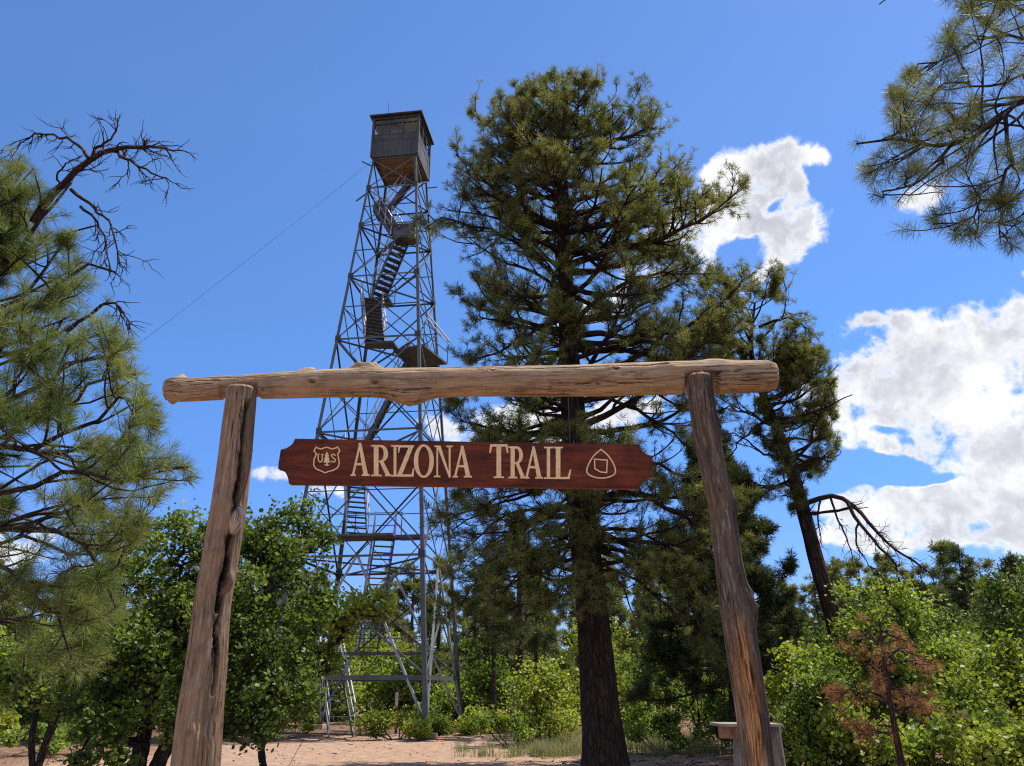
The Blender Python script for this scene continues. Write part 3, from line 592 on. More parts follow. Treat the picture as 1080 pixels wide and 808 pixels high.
oak('oak_tree', 'sunlit yellow green oak bough leaning in front of the foot of the tower stairs', (gx(285, 14.5, 0), 14.5, gh(gx(285, 14.5), 14.5)), lob([(385, 632, 28, 0), (360, 655, 22, .2), (402, 645, 14, -.1), (345, 690, 22, .3), (325, 650, 25, .4), (310, 700, 25, .4), (290, 740, 20, .2)], 14.5), 23, 280, 3800, .1, OAK_YELLOW, 2, .25, .06, leafr=.2)
oak('oak_tree', 'yellow green oak standing behind the low branches of the near left pine', (gx(35, 17, 0), 17, gh(gx(35, 17), 17)), lob([(20, 690, 36, 0), (70, 690, 34, .5), (40, 710, 36, -.3), (110, 690, 34, .3), (0, 715, 36, 0), (75, 725, 30, 0), (130, 575, 30, .8), (165, 560, 26, 1.)], 17), 25, 520, 6500, .115, OAK, 4, .3, .07, leafr=.26)
oak('oak_sprout', 'small leafy oak sprout in front of the dark oak trunk at lower left', (gx(112, 10.4, 0), 10.4, gh(gx(112, 10.4), 10.4)), lob([(108, 775, 26, 0, 1.1), (125, 800, 20, 0), (95, 800, 18, 0)], 10.4), 27, 110, 900, .085, OAK_DARK, 3, .08, .015, leafr=.12)
oak('oak_tree', 'bright green oak rising behind the dead reddish sapling at right', (gx(945, 16, 0), 16, gh(gx(945, 16), 16)), lob([(920, 640, 34, .3), (900, 670, 32, 0), (960, 650, 34, .2), (985, 690, 32, 0), (930, 700, 40, 0), (880, 720, 34, -.3), (985, 740, 35, -.2), (930, 750, 40, -.3), (1000, 715, 25, .2), (900, 625, 18, .5), (870, 690, 26, .2), (1020, 700, 28, .4), (850, 700, 20, .3)], 16), 29, 820, 9500, .1, OAK, 4, .3, .06, leafr=.22)
oak('oak_tree', 'yellow green oak thicket filling the lower right corner', (gx(1055, 12.5, 0), 12.5, gh(gx(1055, 12.5), 12.5)), lob([(1065, 705, 32, .3), (1030, 730, 34, 0), (1075, 740, 45, 0), (1020, 760, 36, -.2), (1110, 700, 50, .2), (1060, 790, 40, -.2), (1120, 770, 60, 0), (1000, 735, 24, .2)], 12.5), 31, 640, 8500, .085, OAK_YELLOW, 5, .3, .05, leafr=.2)
oak('oak_shrub', 'leafy oak shrub directly right of the right gate post', (gx(868, 14, 0), 14, gh(gx(868, 14), 14)), lob([(860, 730, 30, 0), (885, 765, 32, -.1), (845, 770, 26, .1), (870, 800, 28, -.1), (905, 795, 24, -.2)], 14), 33, 420, 4800, .09, OAK, 4, .2, .035, leafr=.2)
oak('oak_shrub', 'low leafy oak shrub at the foot of the dead reddish sapling', (gx(960, 12, 0), 12, gh(gx(960, 12), 12)), lob([(935, 795, 22, 0), (965, 790, 26, .2), (985, 800, 22, .1)], 12), 34, 200, 2000, .085, OAK, 4, .15, .025, leafr=.16)
oak('oak_tree', 'deep green round topped oak beyond the thicket at the right edge', (gx(1062, 27, 0), 27, gh(gx(1062, 27), 27)), lob([(1050, 625, 28, 0), (1075, 640, 30, 0), (1040, 660, 30, -.5), (1070, 680, 35, -.5), (1085, 610, 22, .5), (1030, 690, 25, 0)], 27), 35, 420, 4200, .15, OAK_DARK, 3, .3, .08, leafr=.42)
oak('oak_tree', 'mid green oak between the leaning pine and the far pines', (gx(975, 25, 0), 25, gh(gx(975, 25), 25)), lob([(960, 650, 26, 0), (990, 660, 28, 0), (1000, 690, 30, 0), (950, 690, 30, 0), (900, 690, 28, 0), (870, 670, 22, 1.)], 25), 36, 380, 3600, .14, OAK_DARK, 3, .3, .07, leafr=.4)
lft = [(-10, 700, 26, 34), (35, 690, 30, 34), (80, 705, 27, 30), (125, 700, 31, 34), (165, 690, 36, 32), (210, 700, 34, 34), (255, 695, 38, 32), (-60, 680, 33, 40), (20, 660, 42, 40), (100, 660, 44, 40)]
for i, (u, vt, Y, w) in enumerate(lft):
    rng = np.random.default_rng(900+i); zt = 768-(Y-30)*.4; x = gx(u, Y, 0)
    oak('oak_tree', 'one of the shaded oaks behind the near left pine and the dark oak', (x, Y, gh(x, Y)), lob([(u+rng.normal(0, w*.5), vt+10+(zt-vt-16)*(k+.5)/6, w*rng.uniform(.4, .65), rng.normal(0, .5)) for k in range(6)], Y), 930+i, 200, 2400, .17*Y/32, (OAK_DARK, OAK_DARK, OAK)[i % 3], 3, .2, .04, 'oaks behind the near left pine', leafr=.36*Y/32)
for i, (u, v, Y, w, lb, m_) in enumerate([(1015, 780, 11.5, 30, 'leafy oak shrub at the bottom edge between the dead sapling and the corner thicket', OAK), (855, 720, 18, 34, 'oak shrub behind the leafy shrub by the right gate post', OAK_YELLOW), (1010, 700, 19, 30, 'tall oak shrub between the bright green oak and the right edge', OAK), (910, 770, 13.5, 26, 'oak shrub just left of the dead reddish sapling', OAK_YELLOW), (1060, 800, 10.5, 34, 'yellow green oak shrub lowest in the right corner', OAK_YELLOW), (835, 790, 15.5, 20, 'small oak shrub just right of the wooden stand', OAK)]):
    rng = np.random.default_rng(640+i); x = gx(u, Y, 0)
    oak('oak_shrub', lb, (x, Y, gh(x, Y)), lob([(u+rng.normal(0, w*.6), v+rng.normal(0, w*.5), w*rng.uniform(.45, .8), rng.normal(0, .3)) for k in range(6)], Y), 660+i, 240, 3000, .0085*Y, m_, 4, .2, .03, leafr=.016*Y)
# young oaks of the understorey behind the clearing
und = [(575, 700, 27, 40, 'thin twin stemmed young oak left of the big pine trunk', OAK_YELLOW), (690, 668, 31, 36, 'young green oak right of the big pine trunk', OAK), (735, 690, 28, 36, 'young oak under the drooping pine limbs beside the right gate post', OAK),
       (655, 690, 33, 28, 'small oak peeping out just right of the big pine trunk', OAK_YELLOW), (525, 690, 36, 34, 'young oak behind the thin dark pine trunk', OAK), (490, 705, 38, 30, 'young oak behind the right rear leg of the tower', OAK), (455, 690, 40, 34, 'young oak seen through the tower between its right legs', OAK_YELLOW),
       (405, 695, 41, 34, 'young oak seen through the middle of the tower base', OAK), (820, 690, 26, 34, 'young oak in the shade right of the right gate post', OAK), (770, 705, 25, 26, 'young oak just left of the right gate post foot', OAK), (360, 690, 43, 30, 'young oak seen behind the lowest stair flight', OAK_YELLOW), (300, 700, 44, 36, 'young oak behind the dark oak near the tower', OAK)]
for i, (u, vt, Y, w, lb, m_) in enumerate(und):
    rng = np.random.default_rng(300+i); zt = 772-(Y-30)*.4; rows = []
    for k in range(6):
        f = (k+.5)/6; rows.append((u+rng.normal(0, w*.45), vt+12+(zt-vt-22)*f, w*rng.uniform(.45, .7), rng.normal(0, .5)))
    x = gx(u, Y, 0); oak('oak_tree', lb, (x, Y, gh(x, Y)), lob(rows, Y), 60+i, 230, 2600, .17*Y/32, m_, 3, .2, .035, leafr=.4*Y/32)
low = [(418, 762, 29, 24, 'bright low shrub hiding the front right foot of the tower', OAK_YELLOW), (440, 768, 28.4, 12, 'small shrub beside the pale footing block of the tower', OAK_YELLOW), (466, 765, 31, 16, 'low shrub between the right legs of the tower', OAK), (497, 763, 31, 20, 'low yellow green shrub right of the tower base', OAK_YELLOW), (527, 765, 32, 16, 'low shrub in front of the thin dark pine trunk', OAK_YELLOW), (560, 760, 31, 18, 'low shrub left of the young twin stemmed oak', OAK_YELLOW),
       (395, 760, 32, 14, 'low shrub beside the foot of the tower stairs', OAK), (700, 760, 27, 22, 'low shrub behind the grass right of the big pine', OAK), (760, 770, 24, 16, 'low shrub beside the wooden stand', OAK_DARK)]
for i, (u, v, Y, w, lb, m_) in enumerate(low):
    rng = np.random.default_rng(500+i); x = gx(u, Y, 0)
    oak('low_shrub', lb, (x, Y, gh(x, Y)), lob([(u+rng.normal(0, w*.5), v+rng.normal(0, 3), w*rng.uniform(.5, .75), rng.normal(0, .3), .8) for k in range(5)], Y), 90+i, 150, 1700, .12, m_, 4, .1, .02, leafr=.2, cat='shrub')

# ------------------------------------------------------------------ dead reddish sapling
DY = 11.; dp = [at(u, v, DY) for u, v in ((952, 815), (946, 780), (938, 735), (932, 690), (927, 652))]; dx = gx(955, DY, 0); dg = gh(dx, DY)
dl = [limb(q, .014, DY) for q in ([(940, 745, 0), (915, 728, -.1), (898, 722, -.2), (893, 730, -.2)], [(936, 715, 0), (910, 700, 0), (897, 690, 0), (890, 684, 0)], [(933, 695, 0), (955, 690, -.1), (972, 700, -.2), (978, 712, -.2)], [(930, 672, 0), (915, 668, .1), (905, 672, .1), (900, 680, .1)],
     [(929, 665, 0), (942, 668, .1), (955, 676, .2), (962, 684, .2)], [(942, 760, 0), (962, 745, .1), (980, 752, .2), (988, 764, .2)], [(944, 770, 0), (925, 755, .2), (915, 760, .3), (905, 775, .3)], [(935, 705, 0), (945, 725, .3), (960, 730, .4), (970, 738, .4)])]
pine('dead_sapling', 'dead pine sapling with rusty red needles and bare twigs at lower right', (dx, DY, dg), [(dx, DY, dg-.15)]+dp, [.05, .045, .04, .033, .025, .008], 61, lambda z, az: .42*np.clip((3.2-z)/1.5, .25, 1)+0*az, (dp[1][2], dp[4][2]-.1), 20, NEEDLE_DEAD, BARK_DEAD, dl,
     d2=7., d3=2.4, tn=20, tl=.12, tw=.004, l2=.34, l3=.16, elev=(-5, 20), bend=-.05, limb_r=.02, kt=40, sides=12, cat='dead sapling', t0=.35, tuft_extra=0., droop=.15, filt=lambda p: fbm(p*2.3, 2, 5) > .31)

# ------------------------------------------------------------------ pines of the wood beyond the clearing
bgp = [(405, 598, 52, 34, 700, 'green pine rising behind the middle of the lookout tower', NEEDLE), (462, 592, 40, 28, 705, 'brownish pine right behind the lookout tower base', NEEDLE_OLIVE), (548, 545, 30, 44, 690, 'dark trunked pine left of the big pine, its boughs under the sign', NEEDLE_DARK), (521, 600, 35, 30, 690, 'thin dark trunked pine right of the tower', NEEDLE_DARK),
       (1030, 578, 40, 26, 680, 'open crowned pine standing highest on the right skyline', NEEDLE_DARK), (986, 596, 46, 30, 690, 'pine on the skyline between the bare bough and the open crowned pine', NEEDLE), (1090, 590, 34, 30, 690, 'dark pine cut by the right edge of the view', NEEDLE_DARK), (880, 610, 44, 30, 720, 'pine behind the leaning trunk', NEEDLE), (940, 615, 52, 28, 700, 'pine seen past the sagging bare bough', NEEDLE), (700, 600, 44, 40, 710, 'pine in the gap right of the big pine trunk', NEEDLE), (640, 610, 48, 36, 720, 'pine just behind the big pine trunk', NEEDLE_DARK), (905, 622, 34, 30, 715, 'shaded pine between the leaning trunk and the dead sapling', NEEDLE_DARK), (1008, 628, 31, 26, 705, 'shaded pine above the corner thicket', NEEDLE_DARK), (1060, 615, 38, 26, 700, 'pine peeping over the round topped oak', NEEDLE), (955, 640, 36, 24, 715, 'low pine behind the bright green oak', NEEDLE_DARK)]
made = []
for i, (u, vt, Y, w, vl, lb, m_) in enumerate(bgp):
    made.append(std_pine(lb, u, vt, Y, 700+i, w, vl, m_, 40, 18, .045*Y/45, .34, 1.7, 3.2, r=.13+.05*(u in (548,))))
protos = [made[0], made[1], made[5], made[9]]
rng = np.random.default_rng(12); k = 0
GRP = 'pines of the far wood'
for Y0, step, hmin, hmax in ((46, 66, 6.5, 9.), (58, 56, 8., 11.), (74, 50, 9., 13.), (95, 48, 10., 15.)):
    for u in np.arange(-120+rng.random()*step, 1210, step):
        u2 = u+rng.normal(0, step*.25); Y = Y0+rng.normal(0, 3.)
        if 330 < u2 < 500 and Y0 < 70: continue
        src = protos[rng.integers(0, 4)]; zt = [b_[1] for b_ in bgp]; x = gx(u2, Y, 3.)
        h0 = {made[0].name: gz(598, 52), made[1].name: gz(592, 40), made[5].name: gz(596, 46), made[9].name: gz(600, 44)}[src.name]
        s = rng.uniform(hmin, hmax)/h0
        copy_tree(src, (x, Y, gh(x, Y)), rng.random()*6.28, (s*rng.uniform(.9, 1.25),)*2+(s,), 'one of the many green pines of the far wood behind the clearing', GRP)
oakp = None
for i in range(26):
    Y = rng.uniform(38, 62); u = rng.uniform(-60, 1150); x = gx(u, Y, 1.)
    if oakp is None:
        oakp = []
        for s_, m_ in ((0, OAK), (1, OAK_YELLOW), (2, OAK_DARK)):
            r2 = np.random.default_rng(40+s_); xx = gx(u, Y, 1.); L_ = [(xx+r2.normal(0, 1.), Y+r2.normal(0, .9), 1.1+3.2*r2.random(), 1.0, 1.0, .8) for _ in range(9)]
            oakp.append(oak('oak_tree', 'one of the many leafy oaks in the understorey of the far wood', (xx, Y, gh(xx, Y)), L_, 800+s_, 240, 3000, .24, m_, 3, .3, .05, 'oaks of the far understorey', leafr=.45)); u += 120
        continue
    s = rng.uniform(.7, 1.15); copy_tree(oakp[i % 3], (x, Y, gh(x, Y)), rng.random()*6.28, (s, s, s), 'one of the many leafy oaks in the understorey of the far wood', 'oaks of the far understorey')

# far-off wood that closes the view behind everything
fw = MB(); fb = MB(); rng = np.random.default_rng(5); N = 1500
ang = rng.uniform(-.95, .95, N); Rr = rng.uniform(105, 190, N); x = np.sin(ang)*Rr; y = np.cos(ang)*Rr; hh = rng.uniform(5, 11, N)*(.75+.5*fbm(np.stack([x*.05, y*.05, 0*x], -1), 2, 7)); z = ground_h(x, y)
fb.tubes(np.stack([np.stack([x, y, z-.2], 1), np.stack([x, y, z+hh*.5], 1), np.stack([x, y, z+hh*.95], 1)], 1), np.full((N, 1), .16)*np.array([[1, .7, .2]]), 5)
M_ = 26; k = np.repeat(np.arange(N), M_); f = rng.random(N*M_)**.8; rad = (1.-f)**.6*hh[k]*.26*np.sqrt(rng.random(N*M_)); a_ = rng.random(N*M_)*6.28
pos = np.stack([x[k]+np.cos(a_)*rad, y[k]+np.sin(a_)*rad, z[k]+hh[k]*(.12+.86*f)], 1); dd = np.stack([np.cos(a_), np.sin(a_), .4+0*a_], 1)
needles(fw, rng, pos, dd, 9, .9, .22, 10, 100, np.clip(rng.random(N)[k]*.7+rng.normal(.15, .1, N*M_), 0, 1))
o = fb.build('far_wood', BARK_GREY); o['kind'] = 'stuff'; o['label'] = 'far pine wood closing the view behind the clearing'
o2 = fw.build('foliage', NEEDLE, o)

# low plants and seedlings scattered over the forest floor
lp = None; rng = np.random.default_rng(77); cnt_ = 0
while cnt_ < 70:
    Y = rng.uniform(21, 44); u = rng.uniform(-40, 1120); x = gx(u, Y, 0)
    if (x+5.2)**2/30+(Y-22)**2/60 < 1 or (abs(u-640) < 60 and Y < 24): continue
    if lp is None:
        lp = []
        for s_, m_ in ((0, OAK), (1, OAK_YELLOW), (2, OAK_DARK)):
            r2 = np.random.default_rng(140+s_); x0 = x+s_*1.5; L_ = [(x0+r2.normal(0, .3), Y+r2.normal(0, .3), .18+.3*r2.random(), .22, .22, .17) for _ in range(5)]
            lp.append(oak('low_shrub', 'one of the many knee high leafy plants scattered over the forest floor', (x0, Y, gh(x0, Y)), L_, 1200+s_, 70, 700, .11, m_, 5, .1, .012, 'knee high plants of the forest floor', 'shrub', leafr=.14))
        cnt_ += 3; continue
    s = rng.uniform(.6, 1.5); copy_tree(lp[cnt_ % 3], (x, Y, gh(x, Y)), rng.random()*6.28, (s, s, s*rng.uniform(.8, 1.3)), 'one of the many knee high leafy plants scattered over the forest floor', 'knee high plants of the forest floor'); cnt_ += 1

# ------------------------------------------------------------------ log gate
GY = 5.24
def log_mesh(mb, ctr, rad, deform, sides=120, k=460, ref=(0, 0, 1), caps=True, seed=1, rough=.02):
    """A peeled log: centre line, radius along it, and dents, knots and checks pressed into its skin."""
    P = smooth_path(ctr, k); L0 = np.concatenate([[0], np.cumsum(np.linalg.norm(np.diff(P, axis=0), axis=1))])
    r = np.interp(np.linspace(0, 1, k), np.linspace(0, 1, len(rad)), rad) if np.ndim(rad[0]) == 0 else np.interp(L0/L0[-1], [q[0] for q in rad], [q[1] for q in rad])
    T = norm(np.gradient(P, axis=0)); A = norm(np.cross(T, np.array([0, 1., 0]))) ; B = np.cross(A, T)   # A across, B towards the far side
    th = np.linspace(-np.pi, np.pi, sides, endpoint=False)                        # th = -pi/2 faces the viewer
    TH, LL = np.meshgrid(th, L0); RR = np.repeat(r[:, None], sides, 1)
    q = np.stack([np.cos(TH)*RR*14, np.sin(TH)*RR*14, LL*1.3], -1)
    RR = RR*(1+.16*(fbm(q*.55, 3, seed)-.45)+.07*(fbm(q*np.array([3.2, 3.2, .5]), 3, seed+9)-.45))
    RR = deform(RR, TH, LL, L0[-1])
    q2 = np.stack([np.cos(TH)*r[:, None]*26, np.sin(TH)*r[:, None]*26, LL*1.6], -1); n_ = vnoise(q2, seed+21)+.45*vnoise(q2*np.array([2.2, 2.2, 1.5]), seed+22)-.22
    RR = RR*(1-.05*np.clip(1-np.abs(n_-.5)/.07, 0, 1)*np.clip(vnoise(q2*.25, seed+30)*2.4-.6, 0, 1))   # drying checks
    q3 = np.stack([np.cos(TH)*r[:, None]*60, np.sin(TH)*r[:, None]*60, LL*7], -1); RR = RR*(1+.03*(fbm(q3, 3, seed+40)-.45))
    V = P[:, None]+(A[:, None]*np.cos(TH)[..., None]+B[:, None]*np.sin(TH)[..., None])*RR[..., None]
    G = np.stack([np.cos(TH)*r[:, None], np.sin(TH)*r[:, None], LL], -1)
    i, j = np.meshgrid(np.arange(k-1), np.arange(sides), indexing='ij'); j2 = (j+1) % sides
    mb.add(V, np.stack([i*sides+j, i*sides+j2, (i+1)*sides+j2, (i+1)*sides+j], -1).reshape(-1, 4), G)
    for e, s in ((0, -1), (k-1, 1)):                                              # sawn ends, slightly domed and chipped
        rings = [V[e]]
        for f, pu in ((.93, .012), (.6, .018), (.25, .02)):
            rings.append(P[e]+(V[e]-P[e])*f+T[e]*s*(pu+rr_(len(th), seed)*.006)[:, None])
        W = np.stack(rings); GG = np.stack([np.repeat((f*r[e]*np.stack([np.cos(th), np.sin(th), 0*th], -1))[None], 1, 0)[0]*np.array([1, 1, 1])+np.array([0, 0, 77+f*1.5]) for f in (1, .93, .6, .25)])
        ii, jj = np.meshgrid(np.arange(3), np.arange(sides), indexing='ij'); jn = (jj+1) % sides
        mb.add(W, np.stack([ii*sides+jj, ii*sides+jn, (ii+1)*sides+jn, (ii+1)*sides+jj], -1).reshape(-1, 4), GG)
        c = P[e]+T[e]*s*.02
        mb.add(np.vstack([W[3], c]), np.array([[a, (a+1) % sides, sides] for a in range(sides)]), np.vstack([GG[3], [0, 0, 79]]))
def rr_(n, s): return np.random.default_rng(s).random(n)
def wrap(a): return (a+np.pi) % (2*np.pi)-np.pi
def knot(RR, TH, LL, l, th, sl, st, h, pit=0.):
    d = ((LL-l)/sl)**2+(wrap(TH-th)/st)**2
    w = .45+1.2*fbm(np.stack([LL*22, np.cos(TH)*4, np.sin(TH)*4+l], -1), 3, 17)
    return RR+h*w*np.exp(-d**1.4)-pit*w*np.exp(-d*7)
def gash(RR, TH, LL, l0, l1, th, w, dep, wob=.12, seed=3):
    c = th+wob*(fbm(np.stack([LL*5, 0*LL, 0*LL+seed], -1), 3, seed)-.45)*2
    m = np.clip((LL-l0)/.06, 0, 1)*np.clip((l1-LL)/.06, 0, 1)*(.5+.9*fbm(np.stack([LL*9, 0*LL, 0*LL], -1), 2, seed))
    jag = .35+1.3*fbm(np.stack([LL*14, TH*9, 0*LL+seed], -1), 3, seed)
    return RR-dep*m*jag*np.exp(-(wrap(TH-c)/(w*(.55+.9*fbm(np.stack([LL*8, 0*LL, 0*LL+4+seed], -1), 2, seed))))**6)

def streak_gate(t, g, c, fine):
    return c
W_BEAM = wood('weathered beam log', [(.3, (.085, .048, .027)), (.44, (.27, .175, .1)), (.55, (.39, .275, .17)), (.7, (.5, .39, .265))], 1.2, bs=.9)
lenL = lambda v: float(at(250, 412, GY-.075)[2]-at(250, v, GY-.075)[2])
lenR = lambda v: float(at(750, 399, GY-.075)[2]-at(750, v, GY-.075)[2])
def streak_left(t, g, c, fine):
    sep = t.n('ShaderNodeSeparateXYZ'); t.L.new(g, sep.inputs[0]); ang = t.m('ARCTAN2', sep.outputs[1], sep.outputs[0]); l = sep.outputs[2]
    n = t.noise(t.vm('MULTIPLY', g, (1, 1, .3)), 9, 4, .6); n2 = t.noise(t.vm('MULTIPLY', g, (1, 1, .22)), 34, 4, .65)
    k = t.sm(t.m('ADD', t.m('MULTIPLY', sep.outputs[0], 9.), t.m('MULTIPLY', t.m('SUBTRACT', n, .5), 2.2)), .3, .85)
    c = t.mix(t.m('MULTIPLY', k, .8), c, t.mix(.65, c, (.04, .027, .02)))           # darker down one side
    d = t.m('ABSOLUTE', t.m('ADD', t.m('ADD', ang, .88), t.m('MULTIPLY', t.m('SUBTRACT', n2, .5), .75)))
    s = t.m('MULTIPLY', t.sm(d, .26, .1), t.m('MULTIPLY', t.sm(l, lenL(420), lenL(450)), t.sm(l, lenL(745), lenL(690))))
    c = t.mix(t.m('MULTIPLY', s, t.sm(n2, .3, .5)), c, (.014, .009, .007))                # shade inside the deep split, painted near black
    kx = t.m('DIVIDE', t.m('ADD', ang, .78), .3); kz = t.m('DIVIDE', t.m('SUBTRACT', l, lenL(552)), .085)
    kn = t.sm(t.m('ADD', t.m('ADD', t.m('MULTIPLY', kx, kx), t.m('MULTIPLY', kz, kz)), t.m('MULTIPLY', t.m('SUBTRACT', n2, .5), 1.2)), 1.3, .7)
    return t.mix(t.m('MULTIPLY', kn, .85), c, t.ramp(fine, [(.35, (.14, .1, .075)), (.5, (.46, .37, .29)), (.7, (.68, .59, .49))]))   # pale knot
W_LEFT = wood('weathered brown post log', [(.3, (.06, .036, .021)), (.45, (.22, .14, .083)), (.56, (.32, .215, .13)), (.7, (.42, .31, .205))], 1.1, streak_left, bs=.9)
def streak_right(t, g, c, fine):
    sep = t.n('ShaderNodeSeparateXYZ'); t.L.new(g, sep.inputs[0])
    n = t.noise(t.vm('MULTIPLY', g, (1, 1, .12)), 16, 4, .6)
    x = t.m('ADD', sep.outputs[0], t.m('MULTIPLY', t.m('SUBTRACT', n, .5), .12))
    band = t.m('MULTIPLY', t.sm(x, -.085, -.05), t.sm(x, .045, .0))
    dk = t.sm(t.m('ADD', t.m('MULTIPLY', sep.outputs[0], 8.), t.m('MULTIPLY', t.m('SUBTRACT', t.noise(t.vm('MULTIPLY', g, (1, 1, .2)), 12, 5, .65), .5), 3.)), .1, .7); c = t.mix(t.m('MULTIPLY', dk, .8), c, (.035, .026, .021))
    band = t.m('MULTIPLY', band, t.sm(sep.outputs[2], lenR(640), lenR(690))); band = t.m('MULTIPLY', band, t.m('LESS_THAN', sep.outputs[1], .02))
    return t.mix(band, c, t.mix(.85, c, t.ramp(fine, [(.36, (.07, .028, .012)), (.5, (.4, .19, .07)), (.66, (.62, .34, .14))])))   # bare orange wood where the skin split away
W_RIGHT = wood('weathered grey brown post log', [(.32, (.024, .017, .011)), (.46, (.1, .069, .046)), (.57, (.17, .123, .085)), (.7, (.27, .205, .15))], 1.1, streak_right, bs=.9)

gate = thing('trail_gate', 'rustic log gateway with two leaning posts carrying a long weathered crossbeam over the trail', 'gateway', (0, GY, 0))
ctr = [(178, 410.5, 12.6), (192, 410.5, 13.6), (205, 411, 12.6), (250, 408.5, 13), (330, 405, 15), (385, 403.5, 15.5), (435, 404, 16.5), (500, 402.5, 16), (600, 401.5, 16.6), (700, 399, 17.5), (760, 398, 18), (815, 397, 16.5)]
BP = np.array([at(u, v, GY) for u, v, _ in ctr]); pxm = lambda p: F/depth(p)
bl = np.concatenate([[0], np.cumsum(np.linalg.norm(np.diff(BP, axis=0), axis=1))]); bl_n = bl/bl[-1]
BR = [(s, c_[2]/pxm(p)) for s, c_, p in zip(bl_n, ctr, BP)]
lx = lambda u: float(np.interp(u, [c_[0] for c_ in ctr], bl))
TOPA, FRONT, LOWF = np.pi/2, -np.pi/2, -1.9
# frame of the log: A = T x Y. For the beam A points down, so theta 0 is the underside and +-pi the top
def beam_def(RR, TH, LL, Lt):
    TH = wrap(np.pi-TH)                                     # 0 underside, +-pi top, -pi/2 the viewer's side
    for (u, th, sl, st, h, pit) in ((188, 2.7, .03, .5, .045, .0), (196, -.6, .04, .5, .03, .0), (182, .3, .025, .4, .025, .0), (207, 2.4, .035, .3, .05, .012), (322, 2.7, .08, .6, .045, .0), (333, -1.35, .06, .3, .016, .05), (384, 2.9, .1, .7, .07, .01),
                                    (398, -1.2, .07, .32, .02, .055), (432, 0., .13, .8, .05, 0), (620, 2.2, .05, .25, .01, .03), (648, -1.9, .05, .25, .012, .04), (580, -.8, .04, .3, .01, .03), (520, -2., .05, .2, .008, .02), (755, 2.9, .12, .5, .022, 0), (700, -2.2, .06, .2, .01, .02), (230, -2., .05, .2, .0, .02), (280, -.9, .04, .25, .012, .03)):
        RR = knot(RR, TH, LL, lx(u), th, sl, st, h, pit)
    for (u0, u1, th) in ((190, 320, -1.9), (210, 300, -1.1), (340, 470, -2.05), (420, 640, -1.5), (500, 720, -2.2), (600, 800, -1.0), (650, 812, -1.75), (450, 560, -.7), (740, 812, -2.5)):
        RR = gash(RR, TH, LL, lx(u0), lx(u1), th, .035, .012, .25, int(u0))
    for u, w in ((255, 20), (737, 18)):                                   # seats notched for the post heads
        m = (np.abs(LL-lx(u)) < w/150)&(TH > -1.62)&(TH < .9)
        RR = np.where(m, RR*.60, RR)
    e = np.clip(LL/.03, 0, 1)*np.clip((Lt-LL)/.03, 0, 1); return RR*(.9+.1*e)
b = MB(); log_mesh(b, BP, BR, beam_def, seed=4); b.build('crossbeam', W_BEAM, gate, True)

def make_post(rows, seed, mt, deform, dy):
    Yp = GY-dy; P = [at(u, v, Yp) for u, v, _ in rows]; rad = [h/pxm(p) for (_, _, h), p in zip(rows, P)]
    d = (P[-1]-P[-3]); d /= -d[2]; n = 3
    for i in range(n):
        q = P[-1]+d*(P[-1][2]+.25)/ (n-i) if i == n-1 else P[-1]+d*(P[-1][2]/3)
        P.append(q); rad.append(rad[-1]*1.03)
    P = np.array(P); L = np.concatenate([[0], np.cumsum(np.linalg.norm(np.diff(P, axis=0), axis=1))])
    lv = lambda v: float(np.interp(v, [r_[1] for r_ in rows], L[:len(rows)]))
    b = MB(); log_mesh(b, P, list(zip(L/L[-1], rad)), lambda RR, TH, LL, Lt: deform(RR, TH, LL, lv), k=620, seed=seed)
    return b.build('post', mt, gate, True)
# a post's frame: theta 0 points to the picture's left, +-pi right, -pi/2 or pi/2 to the viewer
K = lambda a: a-math.pi
def left_def(RR, TH, LL, lv):
    RR = knot(RR, TH, LL, lv(548), K(2.35), .08, .3, .075, .0); RR = knot(RR, TH, LL, lv(540), K(2.2), .03, .12, .02, .03); RR = knot(RR, TH, LL, lv(556), K(2.5), .03, .12, .02, .02)
    RR = knot(RR, TH, LL, lv(525), K(2.2), .09, .3, -.03, .03)
    RR = gash(RR, TH, LL, lv(425), lv(536), K(2.3), .13, .085, .3, 3); RR = gash(RR, TH, LL, lv(560), lv(650), K(2.15), .17, .11, .3, 5); RR = gash(RR, TH, LL, lv(600), lv(735), K(2.3), .09, .07, .3, 7)
    RR = knot(RR, TH, LL, lv(612), K(2.65), .05, .2, .025, .0); RR = knot(RR, TH, LL, lv(773), K(1.55), .06, .35, .018, .03); RR = knot(RR, TH, LL, lv(475), K(2.9), .04, .25, .015, .01)
    for v0, v1, th in ((430, 640, 1.2), (560, 800, 1.0), (620, 800, 1.75), (660, 800, .6), (420, 520, 1.6)):
        RR = gash(RR, TH, LL, lv(v0), lv(v1), K(th), .03, .012, .25, v0)
    return RR
def right_def(RR, TH, LL, lv):
    RR = knot(RR, TH, LL, lv(640), K(2.9), .11, .6, .03); RR = knot(RR, TH, LL, lv(535), K(2.8), .08, .6, .014); RR = knot(RR, TH, LL, lv(520), K(1.4), .05, .25, .01, .03); RR = knot(RR, TH, LL, lv(735), K(1.3), .05, .3, .012, .03)
    for v0, v1, th, w, dp in ((655, 806, 1.75, .12, .03), (640, 760, 1.15, .05, .02), (690, 806, 1.35, .05, .02), (405, 560, 1.7, .03, .014), (450, 650, 2.2, .03, .014), (430, 600, 1.1, .03, .012), (560, 800, 2.4, .04, .016)):
        RR = gash(RR, TH, LL, lv(v0), lv(v1), K(th), w, dp, .25, v0)
    return RR
make_post([(255, 412, 15.5), (251, 450, 16.5), (246, 500, 17.5), (240, 545, 18.5), (231, 600, 19), (224, 640, 19), (218, 700, 21), (211.5, 752, 23), (206, 808, 24.5)], 11, W_LEFT, left_def, .075)
